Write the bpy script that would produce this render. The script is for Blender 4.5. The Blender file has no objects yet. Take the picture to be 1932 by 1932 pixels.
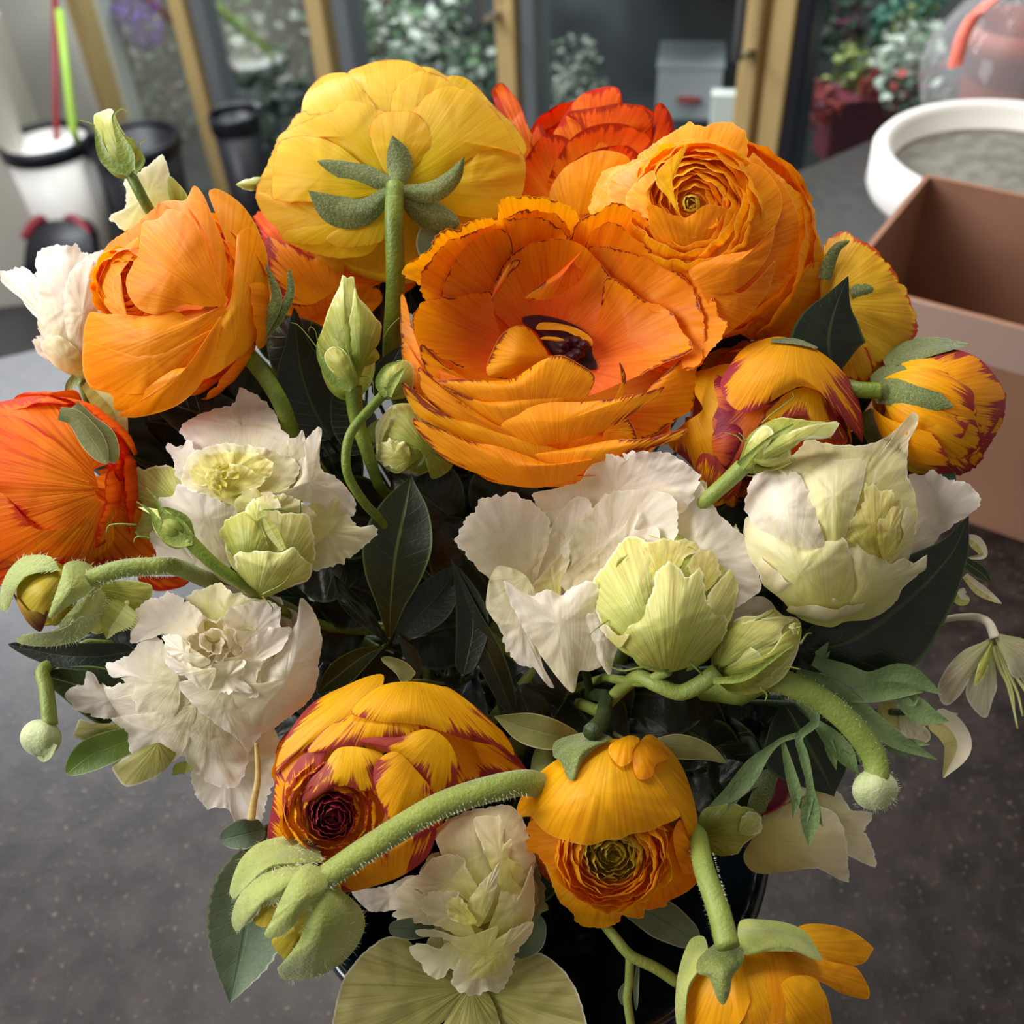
import bpy, math, random
import numpy as np
from mathutils import Vector, Matrix, noise
random.seed(7)
SC = bpy.context.scene
COL = SC.collection
# ------------------------------------------------------------------ camera
HC = 0.50                                   # lens height above the counter top (counter top is z = 0)
F = 1932.0
CR = Matrix.Rotation(math.radians(47.5), 3, 'X') @ Matrix.Rotation(math.radians(-3.36), 3, 'Z')
CP = Vector((0, 0, HC))
cam = bpy.data.cameras.new('camera'); co = bpy.data.objects.new('camera', cam); COL.objects.link(co)
cam.lens = 36; cam.sensor_width = 36; cam.clip_start = .01; cam.clip_end = 60
co.matrix_world = Matrix.Translation(CP) @ CR.to_4x4()
cam.dof.use_dof = True; cam.dof.focus_distance = 0.295; cam.dof.aperture_fstop = 13
SC.camera = co
# ------------------------------------------------------------------ world and lights
w = bpy.data.worlds.new('world'); SC.world = w; w.use_nodes = True
w.node_tree.nodes['Background'].inputs[0].default_value = (1, .94, .86, 1)
w.node_tree.nodes['Background'].inputs[1].default_value = .27
def area(name, loc, target, sx, sy, power, col):
    l = bpy.data.lights.new(name, 'AREA'); l.shape = 'RECTANGLE'; l.size = sx; l.size_y = sy; l.energy = power; l.color = col
    o = bpy.data.objects.new(name, l); COL.objects.link(o); o.location = loc
    o.rotation_euler = (Vector(target) - Vector(loc)).to_track_quat('-Z', 'Y').to_euler(); return o
area('window_light', (-1.7, .1, 1.25), (0, .25, .25), 1.3, 1.1, 46, (.99, .985, 1))
area('ceiling_light', (-.15, 1.0, 1.9), (0, .3, .2), .9, .5, 20, (1, .93, .84))
area('cooler_side_light', (-1.2, 2.3, 1.4), (0, .9, -.1), 1.4, .7, 64, (.88, .94, 1))
SC.view_settings.view_transform = 'Standard'; SC.view_settings.look = 'None'
SC.view_settings.exposure = 0.1; SC.view_settings.gamma = 1
SC.view_settings.use_curve_mapping = False
# ------------------------------------------------------------------ helpers
D0 = 0.30; S = D0 / F
def ray(px, py): return CR @ Vector(((px - 966) / F, (966 - py) / F, -1))
def PD(px, py, D): return CP + ray(px, py) * D
def P(px, py, z=0.0): return PD(px, py, D0 - z * S)         # z: height towards the lens in units of 0.155 mm
def G(px, py, z=0.0):
    r = ray(px, py); return CP + r * ((z - HC) / r.z)
def srgb(r, g, b):
    f = lambda c: (c / 255 / 12.92) if c / 255 <= .04045 else ((c / 255 + .055) / 1.055) ** 2.4
    return (f(r), f(g), f(b), 1)
def mesh(name, V, Fc, mat, parent=None, attr=None, smooth=True, loc=None):
    me = bpy.data.meshes.new(name)
    off = Vector((0, 0, 0))
    if parent is not None: off = Vector(parent['_o'])
    elif loc is not None: off = Vector(loc)
    me.from_pydata([tuple(Vector(v) - off) for v in V], [], Fc)
    if smooth: me.polygons.foreach_set('use_smooth', [True] * len(me.polygons))
    if attr is not None:
        a = me.attributes.new('pc', 'FLOAT_VECTOR', 'POINT'); a.data.foreach_set('vector', np.asarray(attr, dtype=np.float32).ravel())
    me.materials.append(mat); me.update()
    o = bpy.data.objects.new(name, me); COL.objects.link(o)
    if parent is not None: o.parent = parent
    elif loc is not None: o.location = off
    return o
def tag(o, label=None, cat=None, group=None, kind=None):
    if label: o['label'] = label
    if cat: o['category'] = cat
    if group: o['group'] = group
    if kind: o['kind'] = kind
    return o
def thing(name, label, cat, loc, group=None, kind=None):
    o = bpy.data.objects.new(name, None); COL.objects.link(o); o.location = loc; o.empty_display_size = .01
    o['_o'] = tuple(loc); return tag(o, label, cat, group, kind)
# ------------------------------------------------------------------ materials
def nmat(name):
    m = bpy.data.materials.new(name); m.use_nodes = True; nt = m.node_tree
    for n in list(nt.nodes):
        if n.type != 'OUTPUT_MATERIAL': nt.nodes.remove(n)
    return m, nt, nt.nodes['Material Output']
def N(nt, t, **k):
    n = nt.nodes.new(t)
    for a, v in k.items(): setattr(n, a, v)
    return n
def mth(nt, op, a, b=None, c=None, clamp=False):
    n = N(nt, 'ShaderNodeMath', operation=op, use_clamp=clamp)
    for i, v in enumerate((a, b, c)):
        if v is None: continue
        if isinstance(v, (int, float)): n.inputs[i].default_value = v
        else: nt.links.new(v, n.inputs[i])
    return n.outputs[0]
def mixc(nt, f, a, b, bt='MIX'):
    n = N(nt, 'ShaderNodeMix', data_type='RGBA', blend_type=bt)
    for i, v in ((0, f), (6, a), (7, b)):
        if isinstance(v, (int, float)): n.inputs[i].default_value = v
        elif isinstance(v, tuple): n.inputs[i].default_value = v
        else: nt.links.new(v, n.inputs[i])
    return n.outputs[2]
def smooth(nt, v, lo, hi):
    n = N(nt, 'ShaderNodeMapRange', interpolation_type='SMOOTHSTEP'); nt.links.new(v, n.inputs[0])
    n.inputs[1].default_value = lo; n.inputs[2].default_value = hi; return n.outputs[0]
def noi(nt, vec, scale, detail=2):
    n = N(nt, 'ShaderNodeTexNoise'); nt.links.new(vec, n.inputs['Vector']); n.inputs['Scale'].default_value = scale
    n.inputs['Detail'].default_value = detail; return n.outputs['Fac']
def petal_mat(name, base, tip, edge=None, ew=.12, rim=None, rimw=.02, tr=.35, rough=.5, vein=.25, veinc=None, spec=.3, var=.06, sf=14, stripe=.6):
    m, nt, out = nmat(name)
    at = N(nt, 'ShaderNodeAttribute', attribute_name='pc'); sp = N(nt, 'ShaderNodeSeparateXYZ'); nt.links.new(at.outputs['Vector'], sp.inputs[0])
    rimd, ang, rad = sp.outputs
    oi = N(nt, 'ShaderNodeObjectInfo'); rnd = oi.outputs['Random']
    cv = N(nt, 'ShaderNodeCombineXYZ')
    nt.links.new(mth(nt, 'MULTIPLY_ADD', rnd, 9.0, ang), cv.inputs[0]); nt.links.new(mth(nt, 'MULTIPLY', rad, .16), cv.inputs[1]); nt.links.new(rnd, cv.inputs[2])
    v3 = cv.outputs[0]
    fine = noi(nt, v3, sf, 3); coarse = noi(nt, v3, 2.6, 2)
    g = mth(nt, 'ADD', rad, mth(nt, 'MULTIPLY', mth(nt, 'SUBTRACT', coarse, .5), .5), clamp=True)
    c = mixc(nt, smooth(nt, g, .15, .95), base, tip)
    if veinc: c = mixc(nt, mth(nt, 'MULTIPLY', smooth(nt, fine, .48, .7), .5), c, veinc)
    c = mixc(nt, mth(nt, 'MULTIPLY', smooth(nt, fine, .35, .75), stripe), c, mixc(nt, 1.0, c, srgb(225, 190, 150), 'MULTIPLY'))
    if edge:
        wv = mth(nt, 'MULTIPLY_ADD', fine, 2.2 * ew, -.55 * ew)
        wv = mth(nt, 'MULTIPLY', wv, mth(nt, 'MULTIPLY_ADD', smooth(nt, coarse, .36, .62), 1.55, 0.06))
        x = mth(nt, 'DIVIDE', rimd, mth(nt, 'MAXIMUM', wv, .004))
        ef = mth(nt, 'SUBTRACT', 1.0, smooth(nt, x, .45, 1.15))
        c = mixc(nt, mth(nt, 'MULTIPLY', ef, .93), c, edge)
    if rim: c = mixc(nt, mth(nt, 'SUBTRACT', 1.0, smooth(nt, rimd, rimw * .3, rimw)), c, rim)
    hs = N(nt, 'ShaderNodeHueSaturation'); nt.links.new(c, hs.inputs['Color'])
    nt.links.new(mth(nt, 'MULTIPLY_ADD', rnd, var, 1 - var * .6), hs.inputs['Value']); nt.links.new(mth(nt, 'MULTIPLY_ADD', rnd, .016, .492), hs.inputs['Hue'])
    c = hs.outputs[0]
    bmp = N(nt, 'ShaderNodeBump'); bmp.inputs['Strength'].default_value = vein; bmp.inputs['Distance'].default_value = .0006
    nt.links.new(mth(nt, 'ADD', mth(nt, 'MULTIPLY', fine, .6), mth(nt, 'MULTIPLY', coarse, 2)), bmp.inputs['Height'])
    pb = N(nt, 'ShaderNodeBsdfPrincipled'); nt.links.new(c, pb.inputs['Base Color']); nt.links.new(bmp.outputs[0], pb.inputs['Normal'])
    pb.inputs['Roughness'].default_value = rough; pb.inputs['Specular IOR Level'].default_value = spec
    tb = N(nt, 'ShaderNodeBsdfTranslucent'); nt.links.new(c, tb.inputs[0])
    mx = N(nt, 'ShaderNodeMixShader'); mx.inputs[0].default_value = tr
    nt.links.new(pb.outputs[0], mx.inputs[1]); nt.links.new(tb.outputs[0], mx.inputs[2]); nt.links.new(mx.outputs[0], out.inputs[0])
    return m
def leaf_mat(name, c1, c2, rimc=None, tr=.15, rough=.4, spec=.5, vc=None, vs=.35, fuzz=False):
    # pc = (u -1..1 across, v 0..1 along, length in 100 units)
    m, nt, out = nmat(name)
    at = N(nt, 'ShaderNodeAttribute', attribute_name='pc'); sp = N(nt, 'ShaderNodeSeparateXYZ'); nt.links.new(at.outputs['Vector'], sp.inputs[0])
    u, v, L = sp.outputs; au = mth(nt, 'ABSOLUTE', u)
    tc = N(nt, 'ShaderNodeTexCoord')
    n1 = noi(nt, tc.outputs['Object'], 90, 3); n2 = noi(nt, tc.outputs['Object'], 900, 2)
    c = mixc(nt, smooth(nt, n1, .3, .7), c1, c2)
    oi = N(nt, 'ShaderNodeObjectInfo')
    if vc:
        mid = mth(nt, 'SUBTRACT', 1.0, smooth(nt, au, .02, .07))
        sv = mth(nt, 'ABSOLUTE', mth(nt, 'SINE', mth(nt, 'MULTIPLY', mth(nt, 'SUBTRACT', mth(nt, 'MULTIPLY', v, 1.0), mth(nt, 'MULTIPLY', au, .14)), 34)))
        side = mth(nt, 'MULTIPLY', mth(nt, 'SUBTRACT', 1.0, smooth(nt, sv, .0, .14)), .25)
        f = mth(nt, 'MAXIMUM', mid, side)
        c = mixc(nt, mth(nt, 'MULTIPLY', f, vs), c, vc)
    else: f = n2
    if rimc: c = mixc(nt, mth(nt, 'MULTIPLY', smooth(nt, au, .9, .98), .8), c, rimc)
    if fuzz: c = mixc(nt, mth(nt, 'MULTIPLY', smooth(nt, noi(nt, tc.outputs['Object'], 2200, 2), .45, .7), .3), c, srgb(196, 200, 130))
    bmp = N(nt, 'ShaderNodeBump'); bmp.inputs['Strength'].default_value = .35; bmp.inputs['Distance'].default_value = .0006
    nt.links.new(mth(nt, 'ADD', mth(nt, 'MULTIPLY', n2, .5), f), bmp.inputs['Height'])
    pb = N(nt, 'ShaderNodeBsdfPrincipled'); nt.links.new(c, pb.inputs['Base Color']); nt.links.new(bmp.outputs[0], pb.inputs['Normal'])
    pb.inputs['Roughness'].default_value = rough; pb.inputs['Specular IOR Level'].default_value = spec
    if fuzz: pb.inputs['Sheen Weight'].default_value = .35
    tb = N(nt, 'ShaderNodeBsdfTranslucent'); nt.links.new(c, tb.inputs[0])
    mx = N(nt, 'ShaderNodeMixShader'); mx.inputs[0].default_value = tr
    nt.links.new(pb.outputs[0], mx.inputs[1]); nt.links.new(tb.outputs[0], mx.inputs[2]); nt.links.new(mx.outputs[0], out.inputs[0])
    return m
def plain(name, c, rough=.5, metal=0, spec=.5, c2=None, scale=8, bump=0, trans=0, alpha=1, emit=0):
    m, nt, out = nmat(name); pb = N(nt, 'ShaderNodeBsdfPrincipled'); nt.links.new(pb.outputs[0], out.inputs[0])
    pb.inputs['Base Color'].default_value = c; pb.inputs['Roughness'].default_value = rough; pb.inputs['Metallic'].default_value = metal
    pb.inputs['Specular IOR Level'].default_value = spec; pb.inputs['Transmission Weight'].default_value = trans; pb.inputs['Alpha'].default_value = alpha
    if c2 or bump:
        tc = N(nt, 'ShaderNodeTexCoord'); n = noi(nt, tc.outputs['Object'], scale, 5)
        if c2: nt.links.new(mixc(nt, smooth(nt, n, .35, .65), c, c2), pb.inputs['Base Color'])
        if bump:
            b = N(nt, 'ShaderNodeBump'); b.inputs['Strength'].default_value = bump; b.inputs['Distance'].default_value = .002; nt.links.new(n, b.inputs['Height']); nt.links.new(b.outputs[0], pb.inputs['Normal'])
    if emit: pb.inputs['Emission Color'].default_value = c; pb.inputs['Emission Strength'].default_value = emit
    return m
# ------------------------------------------------------------------ geometry generators
def parse(s, crop):
    x0, y0, k = crop; r = []
    for t in s.split():
        q = [float(v) for v in t.split(',')]
        r.append((x0 + q[0] / k, y0 + q[1] / k, q[2] if len(q) > 2 else 0.0))
    return np.array(r)
def crom(p, n, closed=True):
    m = len(p)
    if not closed and m == 2: return np.array([p[0] + (p[1] - p[0]) * t for t in np.linspace(0, 1, n)])
    q = np.vstack([p[-1:], p, p[:2]]) if closed else np.vstack([2 * p[:1] - p[1:2], p, 2 * p[-1:] - p[-2:-1]])
    segs = m if closed else m - 1
    L = np.array([np.linalg.norm(q[i + 2, :2] - q[i + 1, :2]) for i in range(segs)]) + 1e-3
    cum = np.concatenate([[0], np.cumsum(L)]); T = np.linspace(0, cum[-1], n, endpoint=not closed)
    out = []
    for t in T:
        i = min(int(np.searchsorted(cum, t, 'right')) - 1, segs - 1); f = (t - cum[i]) / L[i]
        a, b, c, d = q[i], q[i + 1], q[i + 2], q[i + 3]
        # limit tangents so that short next to long spans do not overshoot
        l = L[i]; m1 = (c - a) / 2; m2 = (d - b) / 2
        for mm in (m1, m2):
            nn = np.linalg.norm(mm[:2])
            if nn > l: mm *= l / nn
        f2, f3 = f * f, f * f * f
        out.append((2 * f3 - 3 * f2 + 1) * b + (f3 - 2 * f2 + f) * m1 + (-2 * f3 + 3 * f2) * c + (f3 - f2) * m2)
    return np.array(out)
def nz(x, y=0.0, z=0.0): return noise.noise(Vector((x, y, z)))
def body_fn(b):
    if callable(b): return b
    k = b[0]
    if k == 'flat': return lambda x, y: b[1]
    if k == 'plane': return lambda x, y: b[1] + (x - b[2]) * b[4] + (y - b[3]) * b[5]      # z0, cx, cy, dz/dx, dz/dy
    _, cx, cy, rx, ry, z0, h = b[:7]; rot = math.radians(b[7]) if len(b) > 7 else 0; c, s = math.cos(rot), math.sin(rot)
    def r2(x, y):
        dx, dy = x - cx, y - cy; a = (dx * c + dy * s) / rx; d = (-dx * s + dy * c) / ry; return a * a + d * d
    if k == 'bowl': return lambda x, y: z0 + h * min(r2(x, y), 1.6)                            # z0 at the bottom, +h at rho=1
    def dome(x, y):
        q = 1 - r2(x, y)
        return z0 + h * (math.sqrt(q + .03) - .17 if q > 0 else max(q * .7, -.5))
    return dome
RINGS = [0, .012, .03, .06, .1, .16, .24, .33, .43, .54, .66, .79, .9, 1.0]
CRUM = {'white_petal': 1.15, 'cream_petal': 1.0, 'yellow_heart_petal': 1.3, 'pale_green_petal': .9, 'green_bud_petal': .9, 'orange_petal': .35, 'plain_orange_petal': .4, 'golden_petal': .4}
class Fl:
    k = 0
    def __init__(s, name, label, cat, crop, Z, body, mat, at=None, group=None, parent=None):
        s.crop = crop; s.Z = Z; s.body = body; s.mat = mat; Fl.k += 1; s.seed = Fl.k * 7.31; s.n = 0
        c = at if at else (body[1], body[2])
        s.c = c; s.e = thing(name, label, cat, P(c[0], c[1], Z - 60), group)
    def pet(s, st, lay=0, body=None, bulge=0, lift=0, mat=None, frill=0, ruf=0, base=None, name='petal', pleat=.8, n=84, crop=None, label=None, ctr=None, curl=0, rufn=7):
        crum = CRUM.get((mat or s.mat).name, 0)
        crop = crop or s.crop; p = parse(st, crop); bf = body_fn(body or s.body); s.n += 1; sd = s.seed + s.n * 3.17
        per = sum(np.linalg.norm(p[i, :2] - p[i - 1, :2]) for i in range(len(p)))
        if frill: n = int(min(max(n, per / 3.2), 320))
        o = crom(p, n); b = parse(base, crop)[0] if base else p[0]
        cc = parse(ctr, crop)[0] if ctr else o.mean(0)
        dist = np.hypot(o[:, 0] - b[0], o[:, 1] - b[1]); rmax = dist.max()
        tipw = np.clip((dist / rmax - .35) / .3, 0, 1)
        if frill or ruf:
            for i in range(n):
                t = i / n * 2 * math.pi; d = o[i, :2] - cc[:2]; d = d / (np.linalg.norm(d) + 1e-6)
                q = per * i / n
                f = frill * tipw[i] * (1.4 * nz(q / 10, sd) + 1.2 * nz(q / 26, sd + 5) + 1.5 * abs(nz(q / 4.5, sd + 9)) - .4)
                o[i, 0] += d[0] * f; o[i, 1] += d[1] * f
        tp = o[tipw > .72][:, :2] if (tipw > .72).sum() > 3 else o[:, :2]
        V = []; A = []; rings = RINGS
        fr_ = np.fft.fft(o[:, :3], axis=0); kk = np.abs(np.fft.fftfreq(n) * n)[:, None]; sm = [np.real(np.fft.ifft(fr_ * np.exp(-(kk * (t ** 1.2) * .55) ** 2), axis=0)) for t in rings]
        cm = o[:, :3].mean(0)
        for r, t in enumerate(rings):
            ft = math.sin(t * math.pi / 2)
            cnt = n if t < 1 else 1
            for i in range(cnt):
                q3 = sm[r][i] + (cc - cm) * 0 if t < 1 else cc
                x, y = q3[:2] * (1 - t) + cc[:2] * t if t < 1 else cc[:2]
                dz = q3[2] * (1 - t) + cc[2] * t if t < 1 else cc[2]
                dx, dy = x - b[0], y - b[1]; rr = math.hypot(dx, dy); rn = min(rr / rmax, 1); a = math.atan2(dy, dx)
                # distance measured to the free rim
                rd = float(np.min((tp[:, 0] - x) ** 2 + (tp[:, 1] - y) ** 2)) ** .5
                z = bf(x, y) + lay + dz + bulge * ft + lift * rn * rn
                if t < 1:
                    z += ruf * tipw[i] * (1 - t) ** 2 * 1.6 * nz(i / n * rufn * 2, sd, 3) + ruf * .35 * tipw[i] * (1 - t) ** 5 * nz(i / n * rufn * 7, sd)
                    z -= curl * tipw[i] * (1 - t) ** 8
                z += pleat * rn * 2.2 * nz(a * 9, sd) + pleat * 2.4 * nz(x / 38, y / 38, sd) + crum * (2.6 * nz(x / 19, y / 19, sd) + 1.3 * nz(x / 9, y / 9, sd))
                ca = math.cos(a - AREF(s, b, cc)); sa = math.sin(a - AREF(s, b, cc)); ang = math.atan2(sa, ca) * rmax / 100
                V.append(P(x, y, s.Z + z)); A.append((rd / 100, ang, rn))
        Fc = []; R = len(rings)
        for r in range(R - 2):
            for i in range(n): j = (i + 1) % n; Fc.append((r * n + i, r * n + j, (r + 1) * n + j, (r + 1) * n + i))
        k = (R - 2) * n; c = (R - 1) * n
        for i in range(n): Fc.append((k + i, k + (i + 1) % n, c))
        ob = mesh(name, V, Fc, mat or s.mat, s.e, A)
        if label: ob['label'] = label
        return ob
    def rib(s, st, wd, mat, lay=0, name='leaf', cup=.25, m=9, n=26, crop=None, tilt=0, body=None, serr=0, wave=0, lift=0, parent=None, label=None):
        crop = crop or s.crop; c = crom(parse(st, crop), n, False); k = crop[2]; bf = body_fn(body) if body else (lambda x, y: 0)
        ws = np.interp(np.linspace(0, 1, n), np.linspace(0, 1, len(wd)), wd) / k
        if len(wd) > 2:
            ws = crom(np.array([(i * 100.0, v / k, 0) for i, v in enumerate(wd)]), n, False)[:, 1]
        tt = np.linspace(0, 1, n)
        if len(wd) > 2:
            if name in ('blade', 'leaflet', 'sepal', 'petal') and wd[-1] > 5: ws = ws * np.sqrt(np.clip(1 - (np.clip((tt - .84) / .16, 0, 1)) ** 2, 0, 1))
            if name in ('blade', 'petal') and wd[0] > 20: ws = ws * np.sqrt(np.clip(1 - (np.clip((.1 - tt) / .1, 0, 1)) ** 2 * .96, 0, 1))
        ws = np.maximum(ws, .15); V = []; A = []; s.n += 1; sd = s.seed + s.n
        L = sum(np.linalg.norm(c[i + 1, :2] - c[i, :2]) for i in range(n - 1)); ct, stt = math.cos(math.radians(tilt)), math.sin(math.radians(tilt))
        for i in range(n):
            a = c[max(i - 1, 0)]; b = c[min(i + 1, n - 1)]; t = (b - a); t = t / (np.linalg.norm(t) + 1e-6); px, py = -t[1], t[0]; l = math.hypot(px, py) + 1e-6; px /= l; py /= l
            for j in range(m):
                u = -1 + 2 * j / (m - 1); w = ws[i] * (1 + (serr * (.5 if (i % 2) else -.5) if abs(u) > .99 else 0))
                x = c[i, 0] + px * u * w * ct; y = c[i, 1] + py * u * w * ct
                z = c[i, 2] + u * w * stt + cup * w * (abs(u) ** 1.5) + wave * nz(i / n * 5, u * 1.5, sd) + bf(x, y) + lay + lift * (i / n) ** 2
                V.append(P(x, y, s.Z + z)); A.append((u, i / (n - 1), L / 100))
        Fc = [(i * m + j, (i + 1) * m + j, (i + 1) * m + j + 1, i * m + j + 1) for i in range(n - 1) for j in range(m - 1)]
        ob = mesh(name, V, Fc, mat, parent or s.e, A)
        if label: ob['label'] = label
        return ob
    def tube(s, st, r0, r1, mat, name='stem', n=28, m=10, crop=None, world=None, parent=None, bumpy=0):
        crop = crop or s.crop; c = crom(parse(st, crop), n, False); pts = [P(q[0], q[1], s.Z + q[2]) for q in c]
        rs = [((r0 + (r1 - r0) * i / (n - 1)) / crop[2]) * S for i in range(n)]
        if world:
            c2 = [pts[-1]] + [Vector(q) for q in world]; e = crom(np.array([tuple(q) for q in c2]), 14, False)
            pts += [Vector(q) for q in e[1:]]; rs += [rs[-1]] * 13
        return tube_w(name, pts, rs, mat, parent or s.e, m)
    def vstem(s, st, r0, r1, mat, crop=None):
        a = s.seed; m = Vector((.0 + .03 * math.sin(a * 3), .225 + .03 * math.cos(a * 5), .19)); 
        q = parse(st, crop or s.crop)[-1]; dv = P(q[0] + (960 - q[0]) * .25, q[1] + (1300 - q[1]) * .25, min(s.Z + q[2], 0) - 190)
        return s.tube(st, r0, r1, mat, world=[tuple(dv), tuple(m), (m.x * .6, .225 + (m.y - .225) * .6, .06)], crop=crop)
_ar = {}
def AREF(s, b, cc):
    k = (s.seed, s.n)
    if k not in _ar: _ar[k] = math.atan2(cc[1] - b[1], cc[0] - b[0])
    return _ar[k]
def tube_w(name, pts, rs, mat, parent=None, m=10, loc=None):
    V = []; A = []; up = None; n = len(pts)
    for i in range(n):
        t = (pts[min(i + 1, n - 1)] - pts[max(i - 1, 0)]).normalized()
        if up is None: up = t.orthogonal().normalized()
        up = (up - t * up.dot(t)).normalized(); sd = t.cross(up)
        for j in range(m):
            a = 2 * math.pi * j / m; V.append(pts[i] + (up * math.cos(a) + sd * math.sin(a)) * rs[i]); A.append((0, i / n, 1))
    Fc = [(i * m + j, i * m + (j + 1) % m, (i + 1) * m + (j + 1) % m, (i + 1) * m + j) for i in range(n - 1) for j in range(m)]
    Fc += [tuple(range(m))[::-1], tuple((n - 1) * m + j for j in range(m))]
    return mesh(name, V, Fc, mat, parent, A, loc=loc)
def core(s, cx, cy, z, ax, R, layers, mat, asp=.85, ruf=.03, name='petal', seed=0, spiral=.05, nu=21, nv=15, one=None, thin=0):
    """nested cupped petals round an axis given in picture units (x right, y down, z to the lens).
    layers: (radius factor, end angle, count, half width deg, height offset)"""
    a = Vector(ax).normalized(); e1 = Vector((1, 0, 0)); e1 = (e1 - a * e1.dot(a)).normalized(); e2 = a.cross(e1); rn = random.Random(s.seed + seed)
    VV = []; FF = []; AA = []
    for li, (rf, th1, cnt, hw, ho) in enumerate(layers):
        r = R * rf; ph0 = rn.random() * 6.28
        for q in range(cnt):
            pc = ph0 + q * 2 * math.pi / cnt + rn.uniform(-.12, .12); sdn = rn.random() * 100; V = []; A = []; rr = r * (1 + rn.uniform(-.03, .03)); t1 = math.radians(th1 + rn.uniform(-5, 5)); W = math.radians(hw * rn.uniform(.9, 1.1))
            for iv in range(nv):
                v = (iv / (nv - 1)) ** .8
                for iu in range(nu):
                    u = -1 + 2 * iu / (nu - 1)
                    vv = v * (1 - .20 * abs(u) ** 2.5 - .03 * nz(u * 3, sdn))
                    th = .12 + (t1 - .12) * vv; wp = W * (.35 + .65 * math.sin(min(vv * 1.9, 1.571))) ; ph = pc + u * wp
                    k = rr * (1 + spiral * u + ruf * v * v * (nz(u * 2.2, v, sdn) * 2 + .8 * nz(u * 6, 0, sdn + 3)))
                    rad = k * math.sin(th); h = -k * asp * math.cos(th) + ho * R + ruf * r * 1.2 * v * v * nz(u * 3.1, 5, sdn)
                    p = Vector((cx, cy, z)) + e1 * rad * math.cos(ph) + e2 * rad * math.sin(ph) + a * h
                    V.append(P(p.x, p.y, s.Z + p.z)); A.append((max((1 - v), 0) * rr * 1.6 / 100 if v > .5 else 1, u * wp * rr / 100, vv))
            Fc = [(i * nu + j, (i + 1) * nu + j, (i + 1) * nu + j + 1, i * nu + j + 1) for i in range(nv - 1) for j in range(nu - 1)]
            if one: o = len(VV); VV += V; AA += A; FF += [tuple(i + o for i in f) for f in Fc]
            else: mesh(name, V, Fc, mat, s.e, A)
    if one: mesh(one, VV, FF, mat, s.e, AA)
def lathe(name, prof, loc, mat, parent=None, seg=48, sx=1, sy=1, smooth=True):
    V = []; L = Vector(loc)
    for r, z in prof:
        for j in range(seg):
            a = 2 * math.pi * j / seg; V.append(L + Vector((r * math.cos(a) * sx, r * math.sin(a) * sy, z)))
    Fc = [(i * seg + j, i * seg + (j + 1) % seg, (i + 1) * seg + (j + 1) % seg, (i + 1) * seg + j) for i in range(len(prof) - 1) for j in range(seg)]
    return mesh(name, V, Fc, mat, parent, None, smooth, loc=loc if parent is None else None)
def box(name, o, ex, ey, ez, mat, parent=None, bev=0):
    """box from corner o with three edge vectors"""
    o, ex, ey, ez = map(Vector, (o, ex, ey, ez))
    V = [o, o + ex, o + ex + ey, o + ey, o + ez, o + ex + ez, o + ex + ey + ez, o + ey + ez]
    Fc = [(0, 3, 2, 1), (4, 5, 6, 7), (0, 1, 5, 4), (1, 2, 6, 5), (2, 3, 7, 6), (3, 0, 4, 7)]
    ob = mesh(name, V, Fc, mat, parent, None, False, loc=tuple(o) if parent is None else None)
    if bev:
        b = ob.modifiers.new('bevel', 'BEVEL'); b.width = bev; b.segments = 2
    return ob
# ------------------------------------------------------------------ the shop
def proj(p):
    q = CR.transposed() @ (Vector(p) - CP); return (966 + F * q.x / -q.z, 966 - F * q.y / -q.z)
M_COUNTER, nt, out = nmat('counter_stone')
tc = N(nt, 'ShaderNodeTexCoord'); ov = tc.outputs['Object']
n1 = noi(nt, ov, 55, 4); n2 = noi(nt, ov, 260, 3); n3 = noi(nt, ov, 16, 2)
c = mixc(nt, smooth(nt, n1, .3, .75), srgb(21, 17, 16), srgb(50, 42, 39))
c = mixc(nt, smooth(nt, n2, .6, .75), c, srgb(92, 80, 70)); c = mixc(nt, smooth(nt, n3, .55, .75), c, srgb(44, 33, 29))
pb = N(nt, 'ShaderNodeBsdfPrincipled'); nt.links.new(c, pb.inputs['Base Color']); pb.inputs['Roughness'].default_value = .4; pb.inputs['Specular IOR Level'].default_value = .35
bm_ = N(nt, 'ShaderNodeBump'); bm_.inputs['Strength'].default_value = .12; bm_.inputs['Distance'].default_value = .001; nt.links.new(n2, bm_.inputs['Height']); nt.links.new(bm_.outputs[0], pb.inputs['Normal'])
nt.links.new(pb.outputs[0], out.inputs[0])
M_FLOOR = plain('floor_vinyl', srgb(60, 58, 58), .5, c2=srgb(42, 40, 42), scale=6)
M_WALL = plain('wall_paint', srgb(225, 225, 215), .8)
M_BRASS = plain('brass_frame', srgb(206, 178, 122), .4, .35)
M_STEEL = plain('steel', srgb(190, 190, 190), .3, .9)
M_GREYF = plain('grey_frame', srgb(108, 114, 118), .45, .3)
M_DARK = plain('dark_plastic', srgb(24, 26, 34), .4)
M_INT = plain('cooler_lining', srgb(84, 86, 86), .6, c2=srgb(52, 54, 58), scale=3)
M_WHITEP = plain('white_plastic', srgb(235, 232, 226), .4)
M_RED = plain('red_plastic', srgb(140, 22, 42), .35)
M_LIME = plain('lime_plastic', srgb(160, 200, 70), .4)
M_CARD = plain('cardboard', srgb(150, 108, 84), .85, c2=srgb(140, 98, 74), scale=14, bump=.05)
M_TAPE = plain('clear_tape', srgb(178, 150, 135), .12, spec=.8)

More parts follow.
